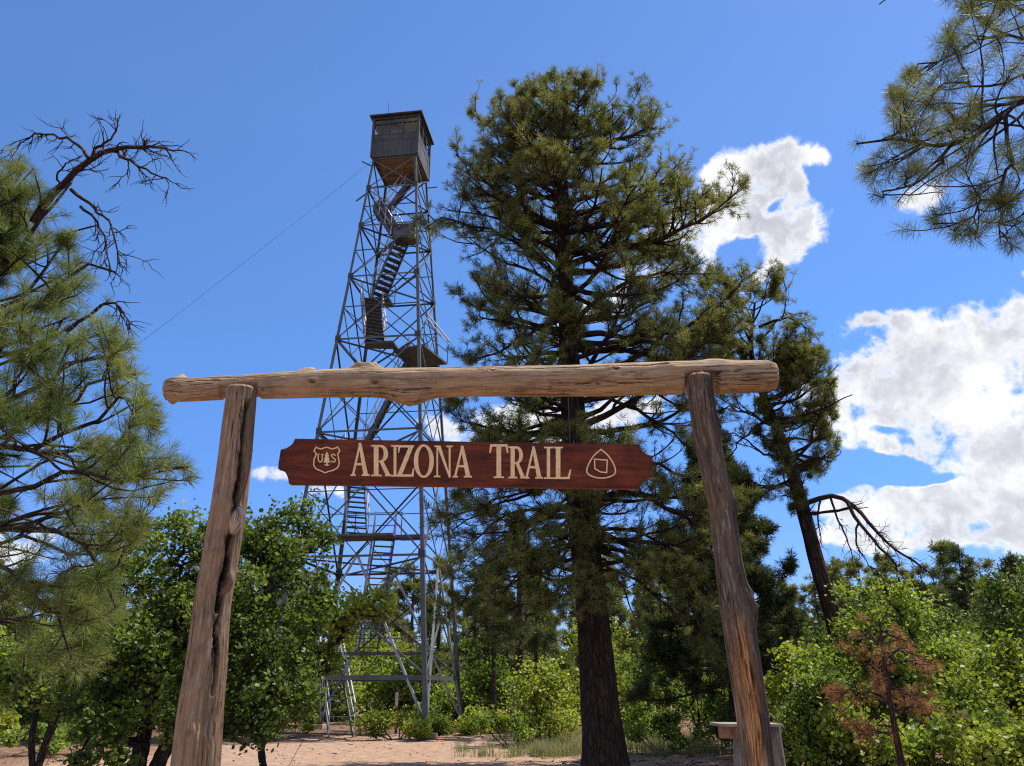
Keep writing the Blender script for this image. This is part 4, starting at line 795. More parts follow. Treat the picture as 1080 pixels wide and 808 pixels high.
make_post([(737, 399, 13.5), (744, 450, 14), (753.5, 500, 13.7), (761, 533, 14), (768.5, 592, 14.5), (777, 645, 17), (785, 698, 17.2), (793, 751, 17.2), (800, 808, 16.5)], 23, W_RIGHT, right_def, .075)

# ------------------------------------------------------------------ sign
SY = 5.2
def sp(u, v): p = at(u, v, SY); return (p[0], p[2])
def arc(p0, p1, c, n=7):                      # concave corner: quadratic from p0 to p1 bulging towards c
    return [tuple((1-s)**2*np.array(p0)+2*s*(1-s)*np.array(c)+s*s*np.array(p1)) for s in np.linspace(0, 1, n)]
out = [(312.5, 463.6)]+[(500, 466.8), (673, 469.6)]+arc((674, 470), (687.5, 481.5), (676, 480))+[(688.3, 492), (687.6, 503)]+arc((687, 503.5), (672, 516), (676, 504))+[(500, 513.5), (306, 511)]+arc((305.5, 510.5), (294.2, 495), (304, 496))+[(294.5, 490), (296.8, 475.5)]+arc((297, 475), (311.5, 464.2), (309, 473))
out = [sp(*p) for p in out]
def sign_col(t):
    g = t.n('ShaderNodeTexCoord').outputs['Object']; st = t.vm('MULTIPLY', g, (.09, 1, 1))
    a = t.noise(st, 22, 5, .65, .8); b_ = t.noise(t.vm('MULTIPLY', g, (.35, 1, 1)), 7, 4, .6, 1.); f = t.noise(st, 120, 3, .6)
    v = t.m('ADD', t.m('MULTIPLY', a, .45), t.m('ADD', t.m('MULTIPLY', b_, .4), t.m('MULTIPLY', f, .15)))
    c = t.ramp(v, [(.3, (.022, .009, .006)), (.46, (.08, .02, .011)), (.56, (.15, .034, .016)), (.7, (.26, .062, .026))])
    return pbsdf(t, c, .6, t.bump(v, .25, .004), spec=.15)
M_SIGN = mat('red brown stained board', sign_col)
def cream(t):
    n = t.noise(t.n('ShaderNodeTexCoord').outputs['Object'], 30, 4, .6)
    return pbsdf(t, t.ramp(n, [(.3, (.68, .47, .23)), (.7, (.86, .64, .36))]), .6, spec=.3)
M_CREAM = mat('cream sign paint', cream)
cx_, cz_ = sp(491, 490)
sign = thing('trail_sign', 'red brown carved wooden board reading ARIZONA TRAIL hung below the log crossbeam', 'sign', (cx_, SY, cz_))
b = MB(); TH = .055
def inset(poly, d):
    P = np.array(poly); n = len(P); o = []
    for i in range(n):
        a = P[i]-P[i-1]; c = P[(i+1) % n]-P[i]; na = np.array([a[1], -a[0]])/(np.linalg.norm(a)+1e-9); nc = np.array([c[1], -c[0]])/(np.linalg.norm(c)+1e-9)
        m = na+nc; m /= np.linalg.norm(m); o.append(P[i]+m*d/max(.5, m@na))
    return o
ou = np.array(out); area = 0.5*np.sum(ou[:, 0]*np.roll(ou[:, 1], -1)-np.roll(ou[:, 0], -1)*ou[:, 1]); sg = 1 if area < 0 else -1
inn = inset(out, sg*.007); n = len(out)
V = [(x, SY-TH/2, z) for x, z in inn]+[(x, SY-TH/2+.008, z) for x, z in out]+[(x, SY+TH/2, z) for x, z in out]
b.add(V, [[i, (i+1) % n, (i+1) % n+n, i+n] for i in range(n)]+[[i+n, (i+1) % n+n, (i+1) % n+2*n, i+2*n] for i in range(n)])
b.cap = [list(range(n)), list(range(2*n, 3*n))[::-1]]
b.build('board', M_SIGN, sign)
GL = {
 'A': [[(.08, .03), (.20, .03), (.53, .88), (.47, 1.0)], [(.43, 1.0), (.58, 1.0), (.95, .03), (.70, .03)], [(.27, .32), (.74, .32), (.72, .39), (.29, .39)], [(0, 0), (.30, 0), (.28, .05), (.02, .05)], [(.6, 0), (1.04, 0), (1.02, .05), (.62, .05)]],
 'I': [[(.36, 0), (.64, 0), (.64, 1), (.36, 1)], [(.1, 0), (.9, 0), (.86, .05), (.14, .05)], [(.1, 1), (.9, 1), (.86, .95), (.14, .95)]],
 'Z': [[(.68, .94), (.94, .94), (.30, .06), (.04, .06)], [(.1, 1), (.97, 1), (.97, .93), (.08, .93)], [(.08, .93), (.08, .76), (.14, .76), (.2, .93)], [(.02, 0), (.97, 0), (.97, .07), (.02, .07)], [(.97, .07), (1.0, .27), (.93, .27), (.84, .07)]],
 'N': [[(.14, .02), (.23, .02), (.23, .98), (.14, .98)], [(.16, 1), (.36, 1), (.90, .0), (.82, -.02)], [(.80, .0), (.9, .0), (.9, .98), (.80, .98)], [(0, 0), (.36, 0), (.34, .05), (.02, .05)], [(.02, 1), (.3, 1), (.3, .95), (.04, .95)], [(.66, 1), (1.03, 1), (1.01, .95), (.68, .95)]],
 'T': [[(.38, 0), (.64, 0), (.64, .98), (.38, .98)], [(.22, 0), (.8, 0), (.78, .05), (.24, .05)], [(.02, 1), (1, 1), (1, .93), (.02, .93)], [(.02, .93), (-.02, .74), (.06, .74), (.14, .93)], [(1, .93), (1.04, .74), (.96, .74), (.88, .93)]],
 'L': [[(.16, 0), (.42, 0), (.42, 1), (.16, 1)], [(.02, 1), (.58, 1), (.56, .95), (.04, .95)], [(.02, 0), (.96, 0), (.96, .07), (.02, .06)], [(.96, .07), (1.04, .3), (.97, .3), (.82, .07)]],
}
def ring(cx, cy, rx, ry, tx, ty, a0, a1, n=22):    # stroke along an ellipse, thick at the sides and thin at top and bottom
    q = []
    for i in range(n):
        p0, p1 = (a0+(a1-a0)*(i+k)/n for k in (0, 1))
        f = lambda a, o: (cx+math.cos(a)*(rx-(0 if o else tx)), cy+math.sin(a)*(ry-(0 if o else ty)))
        q.append([f(p0, 1), f(p1, 1), f(p1, 0), f(p0, 0)])
    return q
GL['O'] = ring(.5, .5, .5, .53, .22, .07, 0, 2*math.pi, 36)
GL['R'] = [[(.14, 0), (.38, 0), (.38, 1), (.14, 1)], [(0, 0), (.54, 0), (.52, .05), (.02, .05)], [(0, 1), (.45, 1), (.45, .95), (.02, .95)], [(.38, 1), (.5, 1), (.5, .93), (.38, .93)], [(.38, .5), (.5, .5), (.5, .44), (.38, .44)], [(.42, .48), (.62, .48), (.98, .03), (.74, .03)], [(.70, 0), (1.06, 0), (1.06, .05), (.72, .05)]]+ring(.48, .72, .38, .28, .22, .07, -math.pi/2, math.pi/2, 18)
def letter(mb, ch, u0, u1, vt, vb, skew=0):
    for k, poly in enumerate(GL[ch]):
        q = [sp(u0+(u1-u0)*x, vb+(vt-vb)*y) for x, y in poly]
        a = sum(q[i][0]*q[(i+1) % len(q)][1]-q[(i+1) % len(q)][0]*q[i][1] for i in range(len(q)))
        if a < 0: q = q[::-1]
        y1 = SY-TH/2-.0035-.00035*(k % 12); y0 = SY-TH/2+.002; n = len(q)
        mb.add([(x, y1, z) for x, z in q]+[(x, y0, z) for x, z in q], [[i, i+n, (i+1) % n+n, (i+1) % n] for i in range(n)])
        mb.cap.append([mb.n-2*n+i for i in range(n)])
def vb_(u): return np.interp(u, [370, 602], [503.2, 506.8])
def vt_(u): return np.interp(u, [370, 602], [470.5, 472.8])
for w_, lst in (('ARIZONA', (('A', 370.5, 390), ('R', 392, 413), ('I', 412, 422.5), ('Z', 419, 437.5), ('O', 437, 458), ('N', 458, 477.5), ('A', 477.5, 497.5))), ('TRAIL', (('T', 516.5, 535.5), ('R', 536, 554), ('A', 552.5, 572), ('I', 572, 584.5), ('L', 583, 601.5)))):
    b = MB(); b.cap = []
    for ch, u0, u1 in lst:
        big = 2.0 if ch in 'AT' and u0 in (370.5, 516.5) else 0
        letter(b, ch, u0, u1, vt_(u0)-big, vb_(u0))
    b.build('lettering', M_CREAM, sign)
def line(mb, pts, w, closed=False, k0=0):
    pts = [np.array(p, float) for p in pts]; n = len(pts); segs = n if closed else n-1
    for i in range(segs):
        a, c = pts[i], pts[(i+1) % n]; d = (c-a)/np.linalg.norm(c-a); nn = np.array([-d[1], d[0]])*w/2; a = a-d*w*.3; c = c+d*w*.3
        q = [sp(*p) for p in (a-nn, c-nn, c+nn, a+nn)][::-1]
        ar = sum(q[j][0]*q[(j+1) % 4][1]-q[(j+1) % 4][0]*q[j][1] for j in range(4))
        if ar < 0: q = q[::-1]
        y1 = SY-TH/2-.003-.0003*((i+k0) % 9); y0 = SY-TH/2+.002
        mb.add([(x, y1, z) for x, z in q]+[(x, y0, z) for x, z in q], [[j, j+4, (j+1) % 4+4, (j+1) % 4] for j in range(4)])
        mb.cap.append([mb.n-8+j for j in range(4)])
def cr(pts, n=6):
    P = smooth_path([(a, c, 0) for a, c in pts], n*len(pts)); return [(p[0], p[1]) for p in P]
b = MB(); b.cap = []
sh = [(334.5, 473)]+cr([(336.5, 474), (340, 474.8), (345.5, 473.2), (351, 474.8), (355, 473.8), (357, 472.8)], 4)+[(359.3, 477)]+cr([(357.2, 480.5), (358.2, 486), (358.6, 491), (356.5, 495)], 4)+cr([(352, 497.5), (347.5, 498.4), (344, 499.8), (340, 498), (334.5, 496)], 4)+cr([(332, 492), (332.4, 486), (334.4, 480.5), (332.3, 477)], 4)
line(b, sh, 1.25, True)
for ch, pts, w in (('U', [(336.6, 480.6), (336.8, 486), (338.2, 488.4), (340, 488), (341, 486), (341, 480.8)], 1.15), ('S', [(354.6, 481.6), (352.4, 480.4), (350.6, 482), (352.6, 484.4), (354.8, 486.4), (353.4, 488.6), (350.2, 487.6)], 1.15)):
    line(b, cr(pts, 3), w, False, 2)
line(b, [(335.4, 480.4), (338, 480.4)], .8, False, 4); line(b, [(339.9, 480.6), (342.3, 480.6)], .8, False, 4)
for q_ in ([(345.8, 477.5), (348.2, 482.6), (343.4, 482.6)], [(345.8, 480.2), (349, 486), (342.6, 486)], [(345.8, 483), (349.6, 489.2), (342, 489.2)], [(345.2, 489), (346.4, 489), (346.8, 491.4), (344.8, 491.4)], [(342.6, 491.3), (349, 491.5), (347, 492.6), (344.4, 492.4)]):
    q = [sp(*p) for p in q_]; n = len(q); ar = sum(q[j][0]*q[(j+1) % n][1]-q[(j+1) % n][0]*q[j][1] for j in range(n))
    if ar < 0: q = q[::-1]
    kk = b.n % 5; y1 = SY-TH/2-.004-.0004*kk
    b.add([(x, y1, z) for x, z in q]+[(x, SY-TH/2+.002, z) for x, z in q], [[j, j+n, (j+1) % n+n, (j+1) % n] for j in range(n)]); b.cap.append([b.n-2*n+j for j in range(n)])
b.build('shield_emblem', M_CREAM, sign)
b = MB(); b.cap = []
tri = cr([(633.5, 475.3), (640.5, 481.5), (646.5, 490.5), (648.6, 498.5), (646, 502.5), (640, 504.8), (633, 505.4), (625, 504), (619.6, 501), (618.4, 497), (620.8, 490), (626, 481.8), (633.5, 475.3)], 3)
line(b, tri[:-1], 1.35, True); line(b, [(626.6, 485.6), (640, 486.6), (639.3, 499.8), (632.6, 499), (626.8, 495.4)], 1.25, True, 3)
b.build('triangle_emblem', M_CREAM, sign)
M_WIRE = mat('thin dark steel cable', lambda t: pbsdf(t, (.06, .065, .075), .5, metal=.6))
for u in (384, 601):
    b = MB(); top = at(u, 412, GY); bt = at(u, 466, SY); b.tubes([[(bt[0], SY, bt[2]-.01), (bt[0], SY+.02, (top[2]+bt[2])/2), (bt[0], GY, top[2])]], [[.0026]*3], 5); b.build('hanger_cable', M_WIRE, sign)

# ------------------------------------------------------------------ lookout tower
TA = R(-8); TX, TY = -5.4, 32.4
def tw(x, y, z):                     # tower's own axes -> place
    return np.array([TX+x*math.cos(TA)-y*math.sin(TA), TY+x*math.sin(TA)+y*math.cos(TA), z])
def tdir(x, y, z): return np.array([x*math.cos(TA)-y*math.sin(TA), x*math.sin(TA)+y*math.cos(TA), z])
ZT = 25.0; HB, HT = 3.05, 1.06
def hw(z): return HB+(HT-HB)*z/ZT
def steel(name, lo, hi, rough=.55):
    def fn(t):
        g = t.n('ShaderNodeTexCoord').outputs['Object']; n = t.noise(g, 2.3, 5, .65); m_ = t.noise(g, 30, 3, .6)
        c = t.ramp(t.m('ADD', t.m('MULTIPLY', n, .7), t.m('MULTIPLY', m_, .3)), [(.32, lo), (.68, hi)])
        c = t.mix(t.sm(t.noise(t.vm('MULTIPLY', g, (1, 1, .3)), 5, 4, .6), .6, .72), c, t.mix(.5, c, (.13, .075, .045)))
        return pbsdf(t, c, rough, metal=.35, spec=.4)
    return mat(name, fn)
GALV = steel('dull galvanised steel', (.055, .06, .068), (.125, .132, .142))
GALV_D = steel('dark weathered steel', (.03, .032, .036), (.07, .073, .08), .65)
RAKE = steel('pale galvanised steel', (.2, .215, .23), (.36, .38, .4), .5)  # paler copy of the frame steel, its sunlit brightness put into the colour
tower = thing('lookout_tower', 'tall grey steel lattice lookout tower with a small cab on top and zigzag stairs', 'lookout tower', (TX, TY, 0))
z0 = 0.12
for sx in (-1, 1):
    for sy in (-1, 1):
        b = MB(); zs = [z0, 6.2, 11.2, 18.5, ZT]
        for a, c in zip(zs[:-1], zs[1:]):
            w = .16-.08*(a/ZT); b.angle(tw(sx*hw(a), sy*hw(a), a), tw(sx*hw(c), sy*hw(c), c+.02), w, .02, tdir(-sx, 0, 0), tdir(0, -sy, 0))
        b.build('leg', GALV, tower)
LV = [z0, 2.0, 6.2, 11.2, 15.4, 18.5, 21.2, 23.3, ZT]
faces = [((-1, -1), (1, -1)), ((1, -1), (1, 1)), ((1, 1), (-1, 1)), ((-1, 1), (-1, -1))]
def P_(c, z, ins=0.): h = hw(z)-ins; return tw(c[0]*h, c[1]*h, z)
for (c0, c1) in faces:
    nx = tdir((c0[0]+c1[0])/2, (c0[1]+c1[1])/2, 0)
    for i, z in enumerate(LV[1:]):
        b = MB(); w = .16 if i == 0 else (.085 if i < 4 else .065)
        b.angle(P_(c0, z), P_(c1, z), w, .014, -nx, np.array([0, 0, -1.])); b.build('strut', GALV, tower)
    for a, c in zip(LV[:-1], LV[1:]):
        if a == LV[0]: continue
        w = .062 if a < 15 else .05
        for (p, q, o) in ((c0, c1, .0), (c1, c0, .03)):
            b = MB(); b.angle(P_(p, a)-nx*o, P_(q, c)-nx*o, w, .012, -nx, np.array([0, 0, -1.])); b.build('brace', GALV, tower)
    # long struts splayed down to the footings in the lowest panels
    m = (P_(c0, 6.2)+P_(c1, 6.2))/2
    for c in (c0, c1):
        b = MB(); b.bar(m-nx*.05, P_(c, z0+.15)-nx*.05, .08, .08); b.build('raker', RAKE, tower)
    # redundant members: half-height struts and short diagonals
    for a, c in zip(LV[2:7], LV[3:8]):
        zm = (a+c)/2; A, B_ = P_(c0, zm), P_(c1, zm); b = MB()
        b.bar(A-nx*.04, B_-nx*.04, .034, .034); 
        M0 = (P_(c0, a)+P_(c1, a))/2
        if a < 16:
            b.bar(M0-nx*.05, A-nx*.05, .032, .032); b.bar(M0-nx*.05, B_-nx*.05, .032, .032)
        b.build('sub_strut', GALV_D, tower)
for (c0, c1) in faces:
    nx = tdir((c0[0]+c1[0])/2, (c0[1]+c1[1])/2, 0); tx = np.array([-nx[1], nx[0], 0]); Mg = np.stack([tx, nx, [0, 0, 1.]], 1)
    for z in LV[2:-1]:
        for cc_ in (c0, c1):
            q = P_(cc_, z, .1); b = MB(); b.box(q+nx*.108, .24, .012, .26, Mg); b.build('gusset_plate', GALV_D, tower)
# level cross ties
for z in LV[2:7]:
    b = MB(); b.bar(P_((-1, -1), z-.06), P_((1, 1), z-.06), .06, .06); b.bar(P_((-1, 1), z-.13), P_((1, -1), z-.13), .06, .06); b.build('cross_tie', GALV_D, tower)

# stairs: flights (x,y,z) in the tower's own axes, found from where they show in the photograph
def loc(p): d = np.array(p[:2])-[TX, TY]; return np.array([d[0]*math.cos(-TA)-d[1]*math.sin(-TA), d[0]*math.sin(-TA)+d[1]*math.cos(-TA), p[2]])
TREAD = steel('worn dark stair steel', (.05, .055, .06), (.12, .125, .135), .6)
RAIL = steel('bright handrail steel', (.3, .31, .33), (.5, .5, .5), .4)
def flight(A, B_, w=.62, closed=False, rail=True):
    A = np.asarray(A, float); B_ = np.asarray(B_, float); t = B_-A; L = np.linalg.norm(t); hd = np.array([t[0], t[1], 0]); hd /= np.linalg.norm(hd); sd = np.array([-hd[1], hd[0], 0])
    b = MB()
    for s in (-1, 1): b.bar(A+sd*s*w/2, B_+sd*s*w/2, .035, .17)
    n = max(3, int((B_[2]-A[2])/.215))
    for i in range(n):
        p = A+t*((i+.5)/n); M = np.stack([sd, hd, [0, 0, 1.]], 1); b.box(p, w-.03, .24 if not closed else .3, .025, M)
    f = b.build('stair_flight', TREAD, tower)
    if rail:
        b = MB(); up = np.array([0, 0, 1.])
        for s in (-1, 1):
            o = sd*s*(w/2+.03)
            b.bar(A+o+up*.95, B_+o+up*.95, .04, .04); b.bar(A+o+up*.5, B_+o+up*.5, .025, .025)
            m = max(3, int(L/1.1))
            for i in range(m+1): p = A+t*(i/m)+o; b.bar(p, p+up*.97, .032, .032)
        b.build('handrail', RAIL, f)
def landing(pts, z, rails=()):
    b = MB(); n = len(pts); q = [tw(x, y, z) for x, y in pts]; a = sum(q[i][0]*q[(i+1) % n][1]-q[(i+1) % n][0]*q[i][1] for i in range(n))
    if a < 0: q = q[::-1]
    lo = [p-[0, 0, .09] for p in q]; b.add(q+lo, [[i, i+n, (i+1) % n+n, (i+1) % n] for i in range(n)]); b.cap = [list(range(n)), list(range(n, 2*n))[::-1]]
    l = b.build('landing', TREAD, tower)
    if rails:
        b = MB()
        for i, j in rails:
            A, B_ = tw(*pts[i], z), tw(*pts[j], z)
            for h in (.5, 1.0): b.bar(A+[0, 0, h], B_+[0, 0, h], .03, .03)
            for s in (0, .5, 1): p = A+(B_-A)*s; b.bar(p, p+[0, 0, 1.02], .035, .035)
        b.build('handrail', GALV, l)
# ground flight by the near left, climbing away
g0 = at(360, 771, 29.3); g0[2] = .1; flight(g0, tw(-2.1, .9, 2.9), .8)
landing([(-2.5, .5), (2.0, .5), (2.0, 1.6), (-2.5, 1.6)], 2.9, ((0, 1),))
flight(tw(-.3, .4, 2.95), tw(.75, -1.6, 7.0), .75)
hwz = hw(7)-.05
landing([(-hwz, -hwz), (1.3, -hwz), (1.3, -1.3), (-hwz, -1.3)], 7.0, ((2, 3),))
landing([(1.3, -2.0), (hwz, -2.0), (hwz, -1.2), (1.3, -1.2)], 7.0)
flight(tw(-.35, -1.7, 7.05), tw(-1.35, .1, 10.9), .8)
landing([(-1.9, .05), (-.6, .05), (-.6, 1.2), (-1.9, 1.2)], 10.9, ((2, 3),))
flight(tw(-.95, .1, 10.95), tw(.75, .5, 15.2), .78)
h15 = hw(15.2)
landing([(-.65, -1.5), (.6, -1.5), (.6, -.75), (-.65, -1.0)], 15.3)
landing([(.4, -.8), (h15, -1.2), (h15+.55, 1.0), (.6, 1.1)], 15.2, ((1, 2),))
flight(tw(-.3, -1.2, 15.35), tw(-1.1, .1, 18.2), .85, True)
landing([(-1.4, .05), (-.2, .05), (-.2, .95), (-1.4, .95)], 18.2, ((2, 3),))
flight(tw(-.75, .2, 18.25), tw(.5, -.75, 20.6), .72, True)
landing([(.15, -1.2), (1.2, -1.2), (1.2, -.45), (.15, -.45)], 20.6, ((1, 2),))
flight(tw(.3, -.9, 20.65), tw(-.8, -.35, 22.6), .75, True)
b = MB(); A, B_ = tw(.35, -1.22, 20.85), tw(-.85, -.67, 22.85); b.bar(A, B_, .015, .5); b.build('guard_plate', TREAD, tower)
b = MB(); b.bar(tw(.2, -1.21, 20.9), tw(1.2, -1.21, 20.9), .015, .6); b.build('guard_plate', TREAD, tower)
landing([(-1.1, -.4), (-.3, -.4), (-.3, .5), (-1.1, .5)], 22.6)
flight(tw(-.7, .2, 22.65), tw(.5, .6, 24.95), .6)
# pipe braces reaching out to the right from the landing
b = MB(); b.bar(tw(h15-.05, -.6, 16.9), tw(h15+1.1, -1.0, 15.3), .06, .06); b.bar(tw(h15-.05, -.5, 16.7), tw(h15+1.0, -.9, 15.25), .035, .035); b.build('outrigger', RAIL, tower)
for (x, y) in ((-1.1, -1.05), (1.1, 1.05)):
    b = MB(); b.bar(tw(x, y, 23.2), tw(x*1.5, y*1.15, 22.6), .05, .05); b.build('bracket', GALV_D, tower)
    b = MB(); b.bar(tw(x, y, 24.6), tw(x*1.38, y*1.2, 24.75), .04, .04); b.build('bracket', GALV_D, tower)
for u0 in (1,):
    pass

# cab
def cabwall(name, lo, hi):
    def fn(t):
        g = t.n('ShaderNodeTexCoord').outputs['Object']; n = t.noise(g, 1.6, 5, .65, .4); s = t.noise(t.vm('MULTIPLY', g, (1, 1, .12)), 9, 4, .65)
        c = t.ramp(t.m('ADD', t.m('MULTIPLY', n, .5), t.m('MULTIPLY', s, .5)), [(.34, lo), (.66, hi)])
        c = t.mix(t.sm(n, .6, .72), c, t.mix(.6, c, (.03, .027, .025)))
        return pbsdf(t, c, .6, metal=.15, spec=.3)
    return mat(name, fn)
M_CAB = cabwall('grey painted sheet metal', (.035, .038, .042), (.088, .092, .098))
M_PLY = mat('aged plywood', lambda t: pbsdf(t, t.ramp(t.noise(t.vm('MULTIPLY', t.n('ShaderNodeTexCoord').outputs['Object'], (1, .2, 1)), 2.5, 4, .55, .3), [(.3, (.15, .11, .07)), (.5, (.22, .17, .11)), (.7, (.3, .24, .165))]), .8, spec=.2))
M_ROOF = mat('dark roof sheet', lambda t: pbsdf(t, t.ramp(t.noise(t.n('ShaderNodeTexCoord').outputs['Object'], 4, 4, .6), [(.3, (.025, .022, .021)), (.7, (.07, .062, .058))]), .7))
def glass(t):
    tr = t.n('ShaderNodeBsdfTransparent'); tr.inputs[0].default_value = (.88, .92, .92, 1); gl = t.n('ShaderNodeBsdfGlossy'); gl.inputs['Roughness'].default_value = .03
    fr = t.n('ShaderNodeFresnel'); fr.inputs[0].default_value = 1.45; mx = t.n('ShaderNodeMixShader'); mx.inputs[0].default_value = .035; t.L.new(tr.outputs[0], mx.inputs[1]); t.L.new(gl.outputs[0], mx.inputs[2]); return mx.outputs[0]
M_GLASS = mat('window glass', glass)
cw = 1.12; zf, zs_, zr_ = ZT+.1, ZT+1.22, ZT+2.28
MT = np.stack([tdir(1, 0, 0), tdir(0, 1, 0), [0, 0, 1.]], 1)
b = MB(); b.box(tw(0, 0, zf-.03), 2*cw, 2*cw, .06, MT)
for k in range(-2, 3): b.box(tw(0, k*.48, zf-.11), 2*cw-.1, .05, .1, MT)
cab = b.build('cab', M_PLY, tower)
def sub(mb, nm, m_): 
    o = mb.build(nm, m_, None); o.parent = cab; o.matrix_parent_inverse = PINV[tower.name].inverted() if False else PINV['lookout_tower']
    o.matrix_parent_inverse = (PINV['lookout_tower'].inverted() @ PINV['lookout_tower'])  # the cab's own matrix is identity in the place's axes
    return o
for fx, fy in ((0, -1), (1, 0), (0, 1), (-1, 0)):
    nrm = np.array([fx, fy, 0.]); tg = np.array([-fy, fx, 0.])
    L3 = lambda o, s, z: tw(*(nrm*o+tg*s)[:2], z)
    Mf = np.stack([tdir(*tg), tdir(*nrm), [0, 0, 1.]], 1)
    b = MB(); b.box(L3(cw, 0, (zf+zs_)/2-.02), 2*cw-.02, .03, zs_-zf+.1, Mf); b.box(L3(cw+.022, 0, zs_-.28), 2*cw-.06, .012, .012, Mf)
    for s in (-.37, .37): b.box(L3(cw+.019, s*2, (zf+zs_)/2), .02, .012, zs_-zf-.04, Mf)
    sub(b, 'wall_panel', M_CAB)
    b = MB(); b.box(L3(cw, 0, zs_+.06), 2*cw-.1, .06, .05, Mf); b.box(L3(cw, 0, zr_-.05), 2*cw-.1, .06, .08, Mf)
    for s in np.linspace(-cw+.06, cw-.06, 4): b.box(L3(cw, s, (zs_+zr_)/2), .05, .055, zr_-zs_-.2, Mf)
    b.box(L3(cw, 0, (zs_+zr_)/2+.18), 2*cw-.1, .03, .03, Mf)
    sub(b, 'window_frame', M_CAB)
    b = MB(); b.box(L3(cw-.035, 0, (zs_+zr_)/2), 2*cw-.14, .006, zr_-zs_-.16, Mf); sub(b, 'window_pane', M_GLASS)
for sx in (-1, 1):
    for sy in (-1, 1): b = MB(); b.box(tw(sx*cw, sy*cw, (zf+zr_)/2), .09, .09, zr_-zf+.1, MT); sub(b, 'corner_post', M_CAB)
b = MB(); b.box(tw(0, 0, zr_+.005), 2*cw-.08, 2*cw-.08, .02, MT); sub(b, 'ceiling', M_PLY)
b = MB(); o = cw+.17; 
base = [tw(x*o, y*o, zr_+.04) for x, y in ((-1, -1), (1, -1), (1, 1), (-1, 1))]; base2 = [p+[0, 0, .07] for p in base]; ap = tw(0, 0, zr_+.42)
b.add(base+base2+[ap], [[0, 3, 2, 1], [0, 1, 5, 4], [1, 2, 6, 5], [2, 3, 7, 6], [3, 0, 4, 7]]); b.add(base2+[ap], [[0, 1, 4], [1, 2, 4], [2, 3, 4], [3, 0, 4]])
sub(b, 'roof', M_ROOF)
b = MB(); p = tw(-.75, -.2, zr_+.1); b.bar(p, p+[0, 0, 1.6], .018, .018); b.build('antenna', GALV_D, tower)
# concrete footings
M_CONC = mat('weathered footing block', lambda t: pbsdf(t, t.ramp(t.noise(t.n('ShaderNodeTexCoord').outputs['Object'], 9, 5, .65), [(.3, (.25, .19, .13)), (.7, (.46, .37, .26))]), .9))
for sx in (-1, 1):
    for sy in (-1, 1): b = MB(); b.box(tw(sx*hw(0), sy*hw(0), 0), .55, .55, .34, MT); b.build('footing', M_CONC, tower)
# the cable running down to the left
p0 = tw(-1.05, -1.05, 24.9); p1 = at(145, 356, 24.); d = p1-p0; p2 = p0+d*((p0[2]-gh(-20, 17))/-d[2]); ss = np.linspace(0, 1, 30)[:, None]
P = p0+(p2-p0)*ss; P[:, 2] -= 1.2*np.sin(math.pi*ss[:, 0])*0.25
b = MB(); b.tubes([P], [[.0065]*30], 5); o = b.build('guy_cable', M_WIRE); tag(o, 'thin dark cable slanting down across the blue sky from the lookout tower', 'cable')

# ------------------------------------------------------------------ wooden stand behind the right post
KY = 12.; kx = gx(792, KY, .9); kg = gh(kx, KY)
stand = thing('wooden_stand', 'low wooden stand with pale edged top on grey log legs behind right gate post', 'stand', (kx, KY, kg))
W_GREY = wood('grey split log', [(.32, (.06, .055, .05)), (.5, (.18, .165, .155)), (.7, (.36, .345, .33))], 1.2)
W_BOARD = wood('red brown board', [(.32, (.1, .05, .033)), (.5, (.23, .12, .08)), (.7, (.35, .2, .14))], 1.2)
zt = gz(765, KY)
def kp(u, v, dy=0.): return at(u, v, KY+dy)
b = MB(); a, c = kp(757, 764.5), kp(824, 765); b.bar(a+[0, .2, 0], c+[0, .2, 0], .6, .035); b.build('top', mat('pale weathered stand top', lambda t: pbsdf(t, t.ramp(t.noise(t.n('ShaderNodeTexCoord').outputs['Object'], 6, 4, .6), [(.35, (.2, .13, .11)), (.65, (.25, .28, .24))]), .6)), stand)
b = MB(); a, c = kp(758, 772), kp(812, 772.5); b.bar(a, c, .04, .16); b.build('front_board', W_BOARD, stand)
for u0, u1, r in ((816, 822, .1), (778, 776, .08)):
    b = MB(); t0_ = kp(u0, 767, .15); b0_ = np.array([gx(u1, KY+.15, 0)+.05, KY+.15, kg-.1]); log_mesh(b, np.array([t0_, (t0_+b0_)/2+[.01, 0, 0], b0_]), [r*.85, r, r*1.15], lambda RR, TH, LL, Lt: gash(RR, TH, LL, .1, 1.2, -1.3, .08, .02), 40, 80, seed=31); b.build('leg', W_GREY, stand, True)

# ------------------------------------------------------------------ marker post under the tower
mx_, my_ = gx(418.5, 33.5, .8), 33.5; mg = gh(mx_, my_)
mk = thing('marker_post', 'flat brown marker post with a white panel under the tower', 'marker post', (mx_, my_, mg))
b = MB(); b.box((mx_, my_, mg+.75), .1, .02, 1.9); b.build('post', mat('brown marker plastic', lambda t: pbsdf(t, (.16, .075, .05), .6)), mk)
b = MB(); b.box((mx_-.02, my_-.014, mg+1.22), .12, .006, .5); b.build('panel', mat('white marker panel', lambda t: pbsdf(t, t.ramp(t.noise(t.n('ShaderNodeTexCoord').outputs['Object'], 12, 2), [(.4, (.55, .42, .4)), (.6, (.75, .7, .68))]), .5)), mk)

